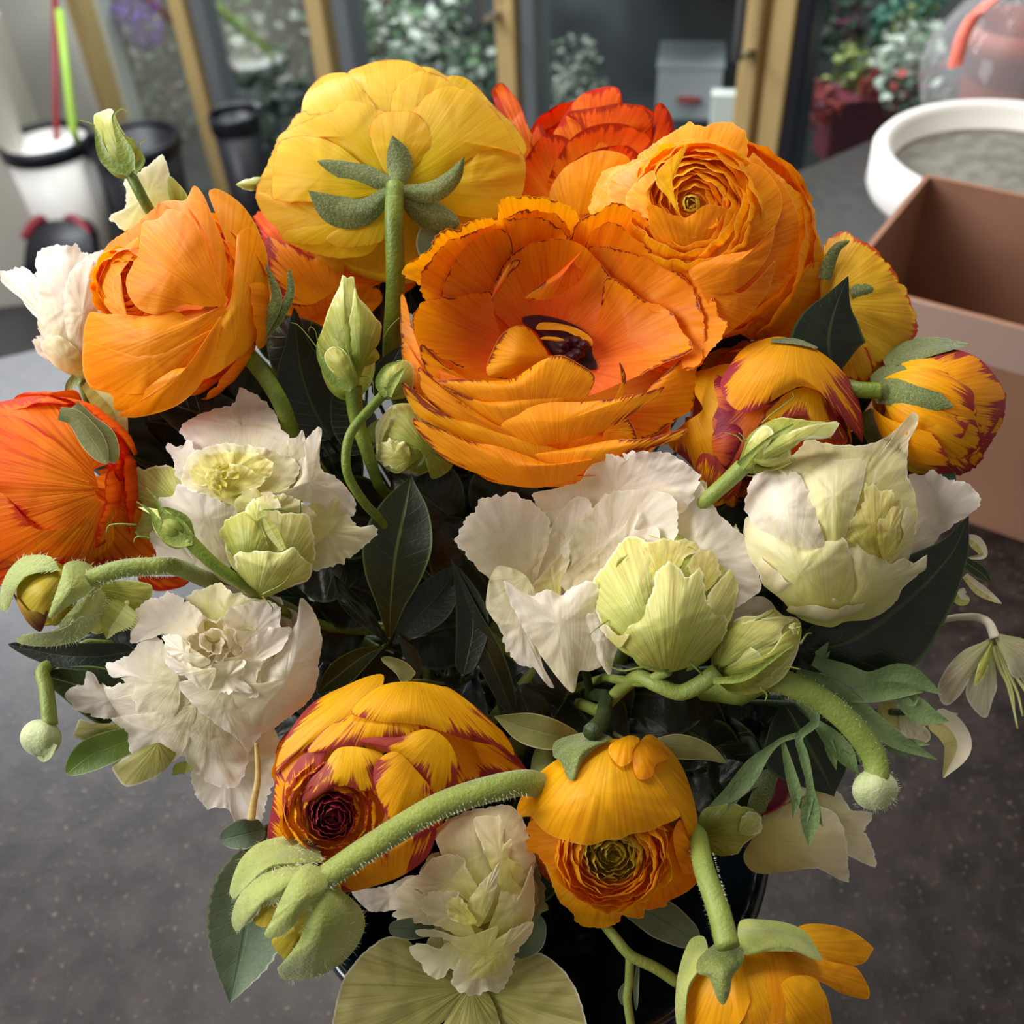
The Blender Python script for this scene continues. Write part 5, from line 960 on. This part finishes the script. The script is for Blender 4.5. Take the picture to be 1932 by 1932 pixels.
f.rib('500,650 470,560 440,490 430,440 460,412 485,425', [14, 30, 20, 8, 5, 2], M_CAL, name='sepal', lay=34, cup=.2)
f.rib('505,655 540,610 530,570 530,545 555,530', [12, 14, 8, 4, 2], M_CAL, name='sepal', lay=16)
f.vstem('492,655,0 530,730,0 575,810,-20 700,1000,-120', 22, 22, M_STEM)
f = Fl('lisianthus', 'pale yellow-green lisianthus petals showing behind the slim-stemmed bud at upper left', 'flower', c1, -200, ('dome', 275, 370, 60, 75, -20, 30), M_WG)
core(f, 290, 390, -40, (-.1, -.9, .2), 46, [(1.0, 80, 4, 50, 0)], M_WG, asp=1.1, ruf=.06)
f.pet('620,880 480,880 440,855 415,820 470,800 480,730 470,690 530,650 570,620 615,588 640,640 655,720 700,760', lay=0, frill=3, ruf=6, bulge=8, mat=M_WG, ctr='560,740')
f.pet('700,880 640,760 640,670 680,700 712,745 720,800', lay=8, bulge=4, mat=M_GB)
f.vstem('600,850,-20 650,1000,-100', 20, 20, M_STEMD)
f = Fl('lisianthus_bud', 'tip of a green bud peeping out left of the large yellow ranunculus', 'flower bud', c1, -300, ('dome', 472, 345, 30, 14, -10, 14), M_GB)
f.pet('1040,700 980,725 930,720 898,700 925,682 990,672 1040,680', lay=0, bulge=8, frill=2); core(f, 485, 347, -8, (-.95, 0, .1), 12, [(1.0, 120, 4, 50, 0)], M_GB, asp=1.6)
f = Fl('lisianthus_bud', 'light green pointed bud in front of the magenta-feathered ranunculus', 'flower bud', d6, 60, ('dome', 1490, 835, 85, 50, -20, 50), M_GB)
core(f, 1465, 845, -12, (.85, -.45, .1), 38, [(1.0, 115, 4, 50, 0)], M_GW, asp=1.4, ruf=.04)
f.pet('250,470 230,430 262,330 290,260 380,190 480,152 650,170 760,178 815,172 825,190 800,240 760,275 640,270 560,330 460,430 340,485', lay=0, bulge=16, frill=1, mat=M_GB, pleat=1.6, ctr='440,320')
f.pet('250,460 400,400 560,330 640,270 760,275 800,240 820,180 640,200 450,280 300,380', lay=14, bulge=8, frill=2, mat=M_GW)
f.pet('250,460 290,300 380,200 440,240 400,330 330,430', lay=18, bulge=6, mat=M_GW)
f.rib('240,440 340,340 440,260 560,190', [30, 16, 10, 4], M_CAL, name='sepal', lay=44)
for q in ('370,185,30 430,130,34 510,70,34 560,30,30 555,5,28', '260,300,20 220,260,20 150,240,18', '280,290,24 250,255,26 232,240,24', '330,480,30 320,400,44 350,350,40', '260,480,10 300,500,14 345,490,10'): fila(f, q)
f.vstem('260,440,10 150,545,0 40,640,-20 -100,760,-100', 50, 40, M_STEMP)
f = Fl('lisianthus_bud', 'pale lime bud lying sideways on a curved stem below the cream lisianthus', 'flower bud', d6, 70, ('dome', 1428, 1232, 84, 70, -30, 60), M_GW)
core(f, 1425, 1235, -14, (.8, -.45, .3), 54, [(1.0, 112, 4, 50, 0), (.8, 116, 4, 50, .1)], M_GW, asp=1.2, ruf=.05)
f.pet('90,1680 70,1560 100,1460 170,1380 260,1335 350,1330 440,1290 500,1330 580,1345 605,1390 600,1480 570,1580 500,1700 400,1770 300,1800 180,1790', lay=0, bulge=18, mat=M_GW, ctr='330,1560', pleat=1.6)
f.pet('100,1640 120,1480 260,1370 440,1340 560,1350 500,1400 480,1470 300,1560', lay=16, bulge=8, mat=M_GW, frill=2)
f.pet('100,1690 280,1600 430,1540 500,1440 600,1390 590,1500 480,1640 300,1760 180,1780', lay=18, bulge=10, mat=M_GB, frill=1)
f.rib('80,1720 260,1700 420,1600 560,1500', [20, 22, 14, 4], M_CAL, name='sepal', lay=50)
for q in ('440,1700,20 520,1640,24 600,1650,20', '600,1500,0 640,1440,0 668,1436,0', '440,1300,0 400,1330,6 330,1360,6', '360,1760,30 400,1800,30 390,1840,28'): fila(f, q, 7, 4)
tips(f, 1503, 1186, 20, 5, M_GW, r=8, h=8, sd=9)
f.vstem('110,1660,10 0,1740,0 -120,1790,-10 -260,1740,-20 -380,1700,-60 -600,1900,-200', 52, 40, M_STEMP)
f = Fl('lisianthus_bud', 'shaded green bud with a frayed mouth right of the nodding orange ranunculus', 'flower bud', e4, -110, ('dome', 1380, 1570, 62, 52, -20, 40), M_GB)
core(f, 1375, 1570, -16, (.8, .1, .4), 40, [(1.0, 110, 4, 50, 0)], M_GB, asp=1.2, ruf=.05)
f.pet('310,1020 320,900 440,858 530,880 600,905 612,950 590,1010 530,1060 480,1110 380,1110', lay=0, bulge=14, frill=2); f.pet('500,1000 520,920 560,900 612,930 605,1000 560,1020', lay=16, bulge=-8, frill=3, mat=M_GW)
f.vstem('330,1000,-20 250,850,-80', 24, 24, M_STEMD)
# ================================================================== downy buds
def down_on(f, outs, n, L=12, r=.3, seed=1, zb=20):
    """fibres standing along the outline of the bud"""
    P_ = [crom(parse(o, f.crop), 90) for o in outs]; bf = body_fn(f.body)
    def g(rn):
        o = rn.choice(P_); i = rn.randrange(len(o)); c = o.mean(0); d = o[i] - c; l = math.hypot(d[0], d[1]) + 1e-6; k = 1 - rn.random() ** 2 * .5
        x, y = c[0] + d[0] * k, c[1] + d[1] * k
        return x, y, bf(x, y) + zb, d[0] / l, d[1] / l, .5
    return hairs(f, g, M_HAIR, n, L, r, seed=seed)
def down_tube(f, st, rad, n, z, seed=2, L=8):
    stem = [o for o in f.e.children if o.name.startswith('stem')][0]; stem['_o'] = f.e['_o']
    c = crom(parse(st, f.crop), 60, False)
    def g(rn):
        i = rn.randrange(59); t = c[i + 1] - c[i]; l = math.hypot(t[0], t[1]) + 1e-6; s = rn.choice((-1, 1)) * (1 - .6 * rn.random() ** 3); nx, ny = -t[1] / l * s, t[0] / l * s
        return c[i, 0] + nx * rad, c[i, 1] + ny * rad, z + c[i, 2] + rad * math.sqrt(max(0, 1 - s * s)), nx, ny, .4
    return hairs(f, g, M_HAIR, n, L, .25, name='stem_down', seed=seed, par=stem)
f = Fl('ranunculus_bud', 'downy green ranunculus bud with yellow peeping out, on the thick arching stem at lower left', 'flower bud', e2, 130, ('dome', 560, 1720, 120, 115, -40, 110), M_SEPF)
core(f, 560, 1715, -10, (-.7, .6, .3), 92, [(1.0, 125, 5, 44, 0), (.9, 125, 5, 44, 0)], M_BUDY, asp=1.0)
f.pet('600,1300 560,1370 440,1440 370,1490 390,1540 440,1592 480,1560 540,1460 620,1330', lay=4, bulge=6, mat=M_BUDY); f.pet('440,1200 330,1290 270,1360 290,1410 345,1420 400,1340 500,1230', lay=2, bulge=6, mat=M_BUDY)
so = ['640,1070 570,960 440,942 300,980 210,1060 165,1160 148,1240 175,1272 250,1190 400,1110 560,1090',
      '600,1110 430,1110 280,1165 190,1270 158,1380 185,1442 260,1390 330,1310 440,1290 530,1190',
      '660,1130 560,1090 480,1160 420,1270 370,1380 332,1460 365,1482 450,1450 560,1310 660,1210',
      '670,1200 760,1245 845,1330 860,1430 800,1550 700,1640 580,1690 440,1702 398,1640 425,1612 520,1480 560,1330 620,1230']
for i, (o, l) in enumerate(zip(so, (14, 22, 40, 26))): f.pet(o, lay=l, bulge=22 if i != 2 else 12, name='sepal', pleat=1.4, ruf=3)
down_on(f, so, 900, 11, .3, 3, 34)
st = '650,1165,40 800,1060,46 1000,930,40 1250,785,20 1500,700,0 1720,660,-40'
f.vstem(st + ' 1850,700,-120', 62, 66, M_STEMF); down_tube(f, st, 62 / 2.79, 420, 30)
f = Fl('ranunculus_bud', 'downy pale green bud with dark-tipped yellow petals at the far left, under the red-orange bloom', 'flower bud', d2, 60, ('dome', 90, 1120, 100, 80, -40, 80), M_SEPF)
core(f, 85, 1120, -20, (-.75, .35, .4), 62, [(1.0, 120, 5, 44, 0), (.88, 125, 5, 44, 0)], M_BUDY, asp=.95)
f.pet('90,1160 95,1080 200,1010 290,1005 320,1090 290,1200 240,1270 200,1290 130,1240', lay=10, bulge=16, mat=M_BUDY, base='330,1000')
f.pet('75,1150 60,1110 110,1190 170,1220 240,1210 230,1270 200,1320 130,1260', lay=18, bulge=3, mat=petal_mat('brown_tip_petal', srgb(196, 160, 60), srgb(84, 36, 26), tr=.2), name='petal_tip', label='brown shrivelled petal tips')
f.pet('480,1100 620,1060 760,1080 770,1130 720,1240 640,1290 560,1310 480,1330 400,1260', lay=-16, bulge=12, mat=M_GB, name='sepal')
so = ['300,1010 262,945 200,930 120,940 50,1000 10,1080 0,1150 5,1215 45,1200 60,1110 120,1050 220,1000',
      '310,1040 330,975 400,960 470,990 500,1060 440,1130 330,1200 262,1252 244,1240 280,1130',
      '500,1160 440,1220 400,1250 250,1320 120,1335 80,1370 160,1392 300,1390 420,1350 490,1280 530,1190',
      '500,1100 440,1130 360,1210 300,1290 380,1320 480,1240 540,1160']
for i, (o, l) in enumerate(zip(so, (22, 34, 8, 14))): f.pet(o, lay=l, bulge=14, name='sepal', pleat=1.2, ruf=3)
down_on(f, so, 700, 11, .3, 4, 26)
st = '440,1060,20 600,1005,20 760,990,10 880,990,-10'
f.vstem(st + ' 1050,1060,-140', 46, 44, M_STEMF); down_tube(f, st, 46 / 2.68, 200, 8)
M_NB = leaf_mat('whitish_bud', srgb(206, 214, 160), srgb(168, 184, 120), rough=.6, tr=.12, fuzz=True)
def lobed(f, cx, cy, z, r, mat):
    V = []; A = []
    for i in range(19):
        t = math.pi * i / 18
        for j in range(36):
            a = 2 * math.pi * j / 36; q = r * (1 + .07 * abs(math.cos(a * 2.5)) * math.sin(t)); V.append(P(cx + q * math.sin(t) * math.cos(a), cy - q * .92 * math.cos(t), f.Z + z + q * math.sin(t) * math.sin(a))); A.append((.3, t, 1))
    mesh('bud_body', V, [(i * 36 + j, i * 36 + (j + 1) % 36, (i + 1) * 36 + (j + 1) % 36, (i + 1) * 36 + j) for i in range(18) for j in range(36)], mat, f.e, A)
f = Fl('ranunculus_bud', 'tiny round whitish bud hanging alone at the left over the worktop', 'flower bud', e1, -30, ('dome', 76, 1395, 40, 40, 0, 30), M_NB)
lobed(f, 76, 1392, 0, 38, M_NB);  f.rib('300,1060 250,1150 210,1140', [30, 30, 6], M_NB, name='sepal', lay=30)
f.vstem('285,960,10 275,850,0 262,740,-20 250,640,-40 500,500,-160', 44, 36, M_STEMP)
f = Fl('ranunculus_bud', 'small round downy bud at the end of a thick pale stem, lower right', 'flower bud', e4, 20, ('dome', 1650, 1488, 44, 44, 0, 30), M_NB)
lobed(f, 1650, 1490, 0, 42, M_NB); down_on(f, ['1060,740 1250,720 1260,850 1180,900 1070,880'], 160, 8, .3, 5, 10)
st = '1165,760,14 1165,680,10 1140,610,6 1040,480,6 900,360,6 780,300,4 640,260,-20'
f.vstem(st + ' 500,330,-140', 58, 64, M_STEMP); down_tube(f, st, 24, 160, 6, 6, 6)
f = Fl('ranunculus_bud', 'dark green bud splitting to show maroon, half hidden among cut leaves at lower right', 'flower bud', e4, -140, ('dome', 1455, 1500, 46, 50, -10, 40), M_SEPD)
core(f, 1455, 1495, -20, (.3, .9, .2), 36, [(1.0, 120, 4, 50, 0)], M_MG, asp=1.2)
f.pet('600,700 520,830 540,760 620,700 690,700 680,800 640,890 600,912 540,880', lay=4, bulge=10, mat=M_SEP, name='sepal'); f.pet('680,700 740,740 748,800 715,870 640,916 600,912 660,820', lay=0, bulge=8, mat=M_MG)
f.vstem('620,700,-10 560,560,-80', 24, 24, M_STEMD)
# ================================================================== hellebores
f = Fl('hellebore', 'large pale green hellebore with broad veined petals at the bottom edge', 'flower', e2, -50, ('bowl', 875, 1880, 230, 190, -30, 40), M_HEL)
f.pet('1400,1740 1290,1640 1170,1590 1100,1500 1040,1470 960,1480 850,1560 750,1690 705,1840 690,1980 760,2080 1000,2080 1300,1900', lay=0, bulge=10, frill=1, ruf=5, pleat=2, label='left veined petal')
f.pet('1460,1760 1560,1650 1700,1560 1790,1560 1880,1620 1960,1720 2010,1850 2030,1980 1950,2100 1700,2080', lay=4, bulge=10, frill=1, ruf=5, pleat=2)
f.pet('1420,1740 1500,1760 1560,1880 1580,2050 1440,2150 1280,2120 1260,1980 1320,1860', lay=14, bulge=8, ruf=4, pleat=2)
f.pet('1400,1740 1200,1560 1200,1480 1350,1440 1500,1460 1600,1560', lay=-16, bulge=4)
f.vstem('1420,1740,-20 1500,1600,-120', 26, 26, M_STEMD)
f = Fl('hellebore', 'nodding cream hellebore with green nectaries at the far right over the dark worktop', 'flower', e4, -120, ('dome', 1850, 1270, 80, 80, -30, 50), M_HEW)
f.pet('1740,50 1680,80 1590,120 1510,200 1462,300 1480,370 1510,388 1570,340 1630,240 1700,120', lay=8, bulge=6, base='1735,60')
f.pet('1740,50 1810,50 1890,70 1960,120 1960,200 1900,240 1830,252 1790,170', lay=22, bulge=10)
f.pet('1720,90 1620,240 1600,340 1650,420 1700,446 1730,360 1750,300 1740,180', lay=-6, bulge=4)
f.pet('1800,100 1860,240 1900,340 1980,400 2000,240 1900,120', lay=-4, bulge=4)
f.pet('1735,60 1700,120 1660,190 1640,290 1680,260 1720,160', lay=16, bulge=3, mat=M_GB, name='nectary')
for q in ('1740,100 1790,220 1825,330 1835,430', '1745,100 1810,240 1850,330 1875,440', '1735,100 1760,200 1800,280 1830,400 1850,500', '1760,110 1850,260 1900,340 1950,440'): f.tube(q, 12, 5, M_GB, name='nectary', n=14, m=6)
f.vstem('1740,60,10 1710,-10,0 1650,-40,-20 1560,-40,-60', 26, 18, M_HEW)
f = Fl('hellebore', 'folded cream hellebore petals curling down beside the cut leaves at right', 'flower', e4, -90, ('dome', 1790, 1400, 70, 70, -20, 30), M_HEW)
f.rib('1430,440 1520,500 1560,590 1490,740', [60, 70, 60, 4], M_HEL, name='petal', cup=.5); f.pet('1290,400 1380,470 1425,520 1420,560 1340,580 1280,500', lay=-8, bulge=4); f.pet('1180,380 1260,370 1300,470 1280,520 1180,440', lay=-16, bulge=4, mat=M_HEL); f.rib('1380,470 1480,440 1560,430', [20, 30, 4], M_HEL, name='petal')
f.vstem('1300,420,-20 1000,420,-160', 18, 20, M_STEMD)
f = Fl('hellebore', 'pale green tepals with white edges under the lower-left white lisianthus', 'flower', e1, -60, ('dome', 260, 1440, 70, 50, -10, 20), M_HEL)
f.pet('900,1060 740,1130 640,1190 660,1250 700,1300 735,1312 880,1262 970,1180 1000,1100', lay=0, bulge=6); f.pet('700,950 560,950 480,930 450,928 430,980 418,1025 500,1050 600,1000 700,980', lay=8, bulge=4, mat=M_HEL)
f.pet('1000,1180 980,1230 975,1250 1020,1240 1090,1215 1060,1170', lay=0, mat=M_CAL, frill=2)
f.vstem('800,1050,-20 1000,900,-150', 18, 20, M_STEMD)
f = Fl('hellebore', 'thin green-edged petals drooping at the right edge of the big dark leaf', 'flower', d6, -110, ('dome', 1850, 1080, 40, 60, -10, 10), M_HEL)
f.rib('1560,860 1640,890 1690,970 1590,990', [10, 40, 20, 6], M_HEL, name='petal'); f.rib('1580,1090 1660,1170 1800,1260', [20, 34, 8], M_HEL, name='petal'); f.rib('1530,1180 1560,1230 1610,1240', [50, 44, 20], M_HEL, name='petal'); f.rib('1580,1010 1680,1080 1740,1140', [30, 40, 6], M_LFM, name='leaflet')
f.vstem('1600,1000,-10 1560,1060,-20 1500,1160,-50', 14, 16, M_STEMP)
# ================================================================== leaves
def sprig(name, label, crop, Z, at): return Fl(name, label, 'leaf', crop, Z, ('dome', at[0], at[1], 50, 50, 0, 1), M_LFD, at=at)
def leaf(label, crop, Z, pts, wd, mat, outline=None, bulge=8, **k):
    a = parse(pts, crop)[0]; f = Fl('leaf', label, 'leaf', crop, Z, ('flat', 0), mat, at=(a[0], a[1])); f.rib(pts, wd, mat, name='blade', m=11, n=34, **k)
    p = parse(pts, crop); q = p[0] + (p[0] - p[1]) * .15
    f.vstem('%.1f,%.1f,%.1f %.1f,%.1f,%.1f' % ((p[0][0] - crop[0]) * crop[2], (p[0][1] - crop[1]) * crop[2], p[0][2], (q[0] - crop[0]) * crop[2], (q[1] - crop[1]) * crop[2], p[0][2] - 30), 14, 16, mat)
    return f
leaf('broad green leaf with a pale midrib standing upright in the centre gap', e5, -110, '705,1380,-60 715,1100,-30 750,750,0 810,450,0 870,150,-10', [16, 110, 225, 262, 190, 20], M_LFM, cup=.25)
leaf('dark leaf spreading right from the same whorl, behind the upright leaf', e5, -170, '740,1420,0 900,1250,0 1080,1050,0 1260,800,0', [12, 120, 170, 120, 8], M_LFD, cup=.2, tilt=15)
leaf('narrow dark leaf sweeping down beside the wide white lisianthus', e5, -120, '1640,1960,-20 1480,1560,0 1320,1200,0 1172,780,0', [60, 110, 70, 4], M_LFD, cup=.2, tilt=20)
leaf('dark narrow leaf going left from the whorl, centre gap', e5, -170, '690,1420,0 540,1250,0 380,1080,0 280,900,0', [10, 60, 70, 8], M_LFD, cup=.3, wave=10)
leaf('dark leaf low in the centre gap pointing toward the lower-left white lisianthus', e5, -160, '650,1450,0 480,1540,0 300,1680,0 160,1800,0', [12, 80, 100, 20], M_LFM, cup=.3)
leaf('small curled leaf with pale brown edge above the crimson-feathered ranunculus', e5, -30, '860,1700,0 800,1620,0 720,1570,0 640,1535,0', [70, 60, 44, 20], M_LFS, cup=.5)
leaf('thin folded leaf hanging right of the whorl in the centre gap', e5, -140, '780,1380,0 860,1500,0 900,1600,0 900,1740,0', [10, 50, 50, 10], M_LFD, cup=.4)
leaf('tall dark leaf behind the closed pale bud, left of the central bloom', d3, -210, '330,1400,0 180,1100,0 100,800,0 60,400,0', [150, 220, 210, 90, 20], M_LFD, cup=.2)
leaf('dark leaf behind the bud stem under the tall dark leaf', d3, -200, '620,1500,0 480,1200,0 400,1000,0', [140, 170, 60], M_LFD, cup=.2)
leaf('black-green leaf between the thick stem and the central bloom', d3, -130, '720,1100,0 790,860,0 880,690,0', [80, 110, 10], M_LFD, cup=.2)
leaf('oval grey-green leaf above the left rim of the central bloom', c3, -210, '1230,1240,0 1110,1140,0 1130,1050,0 1240,1000,0', [60, 110, 90, 20], M_LFG, cup=.2)
leaf('dark pointed leaf between the plump orange ranunculus and the far-right yellow one', d4, -70, '940,800,-20 900,640,0 930,470,0 1005,282,0', [30, 190, 165, 70, 2], M_LFD, cup=-.15)
leaf('very large dark leaf behind the cream lisianthus at right', d6, -40, '560,1540,-30 900,1480,0 1240,1240,0 1500,960,0 1600,740,0', [60, 230, 330, 240, 120, 4], M_LFD, cup=-.1)
leaf('dark leaf behind the cut leaves at lower right', e4, -130, '720,380,-20 820,560,0 900,700,0 960,830,0', [50, 220, 180, 10], M_LFD, cup=.1)
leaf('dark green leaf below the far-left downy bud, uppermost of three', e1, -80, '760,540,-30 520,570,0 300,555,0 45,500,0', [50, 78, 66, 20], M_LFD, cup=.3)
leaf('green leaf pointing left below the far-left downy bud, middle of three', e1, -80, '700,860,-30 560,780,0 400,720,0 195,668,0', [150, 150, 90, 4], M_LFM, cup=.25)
leaf('bright green rounded leaf under the lower-left white lisianthus, lowest of three', e1, -60, '780,1030,-20 640,1080,0 500,1140,0 375,1240,0', [66, 90, 90, 34], M_LFL, cup=.25)
leaf('serrated pale leaf edge right of the far-left downy bud', d2, 0, '640,1180,-10 600,1240,0 560,1300,0 540,1360,0', [70, 90, 50, 6], M_GB, serr=.3, tilt=10)
leaf('silvery serrated leaf hanging over the worktop at the bottom left', e2, 0, '330,960,-40 270,1200,0 220,1500,0 150,1822,0', [60, 190, 215, 160, 3], M_LFG, cup=.35, serr=.06)
leaf('small silver round leaf above the downy bud at lower left', e2, -20, '330,900,-20 230,930,0 100,960,0', [50, 80, 40], M_LFG, cup=.2)
leaf('small silver-green leaf left of the bottom frilled lisianthus', e2, -30, '1200,1420,-20 1100,1430,0 985,1430,0', [50, 58, 34], M_LFG, cup=.2)
leaf('pale oval leaf right of the bottom frilled lisianthus', e3, -40, '200,1540,-20 280,1470,0 360,1330,0', [50, 90, 34], M_LFG, cup=.2)
leaf('grey-green bract with brown edge left of the nodding orange ranunculus', e3, -20, '580,350,-20 400,310,0 250,270,0 98,212,0', [40, 88, 84, 4], M_LFS, cup=.3)
leaf('grey-green bract arching right of the nodding orange ranunculus', e3, -30, '980,380,-20 1120,380,0 1280,410,0 1400,475,0', [40, 70, 50, 8], M_LFS, cup=-.3)
leaf('blue-grey leaf in the shade under the nodding orange ranunculus', e3, -160, '800,1250,0 1000,1330,0 1240,1480,0', [50, 110, 60], M_LFG, cup=.1)
leaf('grey pointed leaf tip between the yellow bud and the cream lisianthus', d4, -130, '1480,1620,0 1520,1480,0 1532,1340,0 1530,1200,0', [40, 56, 44, 3], M_LFG, cup=.2)
leaf('dark glossy leaf behind the wide white lisianthus near its left edge', d5, -120, '100,1500,0 150,1200,0 60,900,0', [50, 90, 20], M_LFD)
# feathery cut leaves
f = sprig('cut_leaf', 'deeply cut grey-green leaf fanning right over the big dark leaf, lower right', e4, 0, (1540, 1330))
for q, w_ in (('780,220,-10 950,290,0 1100,430,0 1250,550,6 1460,650,0', [16, 34, 52, 40, 3]), ('1180,500,0 1240,590,0 1320,642,0', [14, 26, 2]), ('1280,560,4 1360,570,4 1425,578,4', [14, 18, 2]), ('1030,350,0 1200,320,4 1300,315,4 1390,322,4', [26, 46, 40, 4]), ('1280,340,0 1340,380,0 1370,350,0', [20, 16, 3]), ('860,170,-20 1000,230,-10 1120,270,-6 1290,235,-4 1485,335,-6', [26, 50, 44, 50, 3]), ('1290,350,-10 1400,430,-8 1515,465,-8', [50, 54, 4]), ('870,140,-20 900,130,-20 932,82,-20', [14, 20, 3]), ('890,140,-20 920,150,-20 940,125,-20', [10, 12, 2])): f.rib(q, w_, M_CUT, name='leaflet', cup=.3)
f.vstem('780,220,-10 680,180,-60', 18, 18, M_STEMD)
f = sprig('cut_leaf', 'deeply cut green leaf with forked drooping lobes, below the thick pale bud stem', e4, 10, (1535, 1360))
for q, w_ in (('740,340,-6 840,400,0 868,470,0 790,540,0 810,620,0 846,800,4 838,1072,4', [12, 26, 20, 24, 20, 50, 2]), ('850,820,4 880,920,4 905,975,4', [24, 22, 2]), ('840,830,4 820,930,4 815,1010,4', [24, 20, 2]), ('790,530,0 700,560,0 600,650,0 480,800,0 352,880,0', [14, 16, 46, 44, 3]), ('520,760,0 480,830,0 440,900,0', [30, 26, 3]), ('710,560,-4 745,700,-4 775,830,-4 762,935,-4', [10, 24, 30, 3]), ('775,820,-4 800,870,-4 808,915,-4', [16, 14, 2])): f.rib(q, w_, M_CUT, name='leaflet', cup=.3)
f.vstem('740,340,-6 640,270,-60', 18, 18, M_STEMD)
f = sprig('cut_leaf', 'small forked leaf lobe between the thick stem and the dark leaf, lower right', e4, -20, (1560, 1390))
for q, w_ in (('870,470,0 940,540,0 1010,620,0 1078,725,0', [20, 44, 46, 3]), ('930,560,0 955,640,0 970,700,0', [24, 22, 2]), ('1010,590,0 1060,620,0 1092,672,0', [22, 16, 2])): f.rib(q, w_, M_CUT, name='leaflet', cup=.3)
f.vstem('870,470,0 780,380,-60', 16, 16, M_STEMD)
f = sprig('branch', 'forked grey-green twig under the nodding orange ranunculus at the bottom', e3, -40, (1180, 1800))
f.tube('700,1360,-40 780,1460,0 860,1550,10 1000,1620,10 1120,1700,10', 30, 34, M_STEMP); f.tube('855,1560,8 850,1700,0 840,1790,0 870,2000,0', 26, 26, M_STEMP, name='side_twig'); f.rib('900,1600 890,1720 890,1860', [10, 16, 8], M_LFG, name='leaflet'); f.rib('850,1700 815,1760 820,1830', [20, 26, 14], M_LFG, name='leaflet')
f.vstem('700,1360,-40 640,1200,-160', 26, 26, M_STEMD)
# dark filler leaves added to block the view and darken the gaps between blooms
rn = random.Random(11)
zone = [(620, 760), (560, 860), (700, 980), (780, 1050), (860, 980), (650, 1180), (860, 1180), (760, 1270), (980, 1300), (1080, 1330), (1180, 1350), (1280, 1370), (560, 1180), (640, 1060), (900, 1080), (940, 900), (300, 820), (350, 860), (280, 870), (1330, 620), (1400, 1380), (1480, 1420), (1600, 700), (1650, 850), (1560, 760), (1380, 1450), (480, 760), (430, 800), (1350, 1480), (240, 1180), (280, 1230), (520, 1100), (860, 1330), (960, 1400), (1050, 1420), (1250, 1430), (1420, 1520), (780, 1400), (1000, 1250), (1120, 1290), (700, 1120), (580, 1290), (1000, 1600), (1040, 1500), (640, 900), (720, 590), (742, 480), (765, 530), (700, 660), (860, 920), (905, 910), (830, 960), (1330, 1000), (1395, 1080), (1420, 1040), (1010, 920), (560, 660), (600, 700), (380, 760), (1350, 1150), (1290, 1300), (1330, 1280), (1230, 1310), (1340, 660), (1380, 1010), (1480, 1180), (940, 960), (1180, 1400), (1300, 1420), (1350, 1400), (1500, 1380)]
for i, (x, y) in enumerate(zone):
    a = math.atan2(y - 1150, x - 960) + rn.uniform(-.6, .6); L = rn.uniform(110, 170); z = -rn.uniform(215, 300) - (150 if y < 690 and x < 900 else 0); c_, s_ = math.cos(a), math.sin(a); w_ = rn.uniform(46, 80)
    f = Fl('leaf', 'dark filler leaf added deep inside the bouquet to darken the gaps between the blooms', 'leaf', FX, z, ('flat', 0), M_LFD, at=(x, y), group='dark filler leaves inside the bouquet')
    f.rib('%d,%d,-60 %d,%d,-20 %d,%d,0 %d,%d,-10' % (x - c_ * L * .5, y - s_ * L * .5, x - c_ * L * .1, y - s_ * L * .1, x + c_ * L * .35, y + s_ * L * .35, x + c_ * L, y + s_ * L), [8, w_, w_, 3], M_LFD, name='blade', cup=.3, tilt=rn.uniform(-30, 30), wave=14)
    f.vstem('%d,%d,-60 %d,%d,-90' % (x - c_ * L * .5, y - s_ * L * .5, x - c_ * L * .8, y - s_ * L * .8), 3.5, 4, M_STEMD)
# vase
M_VASE = plain('dark_teal_glass', srgb(10, 20, 23), .1, spec=.8)
vc = Vector((.0, .205, 0)); va = thing('vase', 'dark teal glossy glass vase holding the bouquet, visible at the bottom centre', 'vase', vc)
lathe('vase_body', [(0, 0), (.064, 0), (.068, .004), (.071, .08), (.078, .14), (.086, .156), (.0875, .161), (.085, .163), (.081, .158), (.073, .14), (.066, .08), (.062, .012), (0, .01)], vc, M_VASE, va, 72)
for o in bpy.data.objects:
    if '_o' in o: del o['_o']
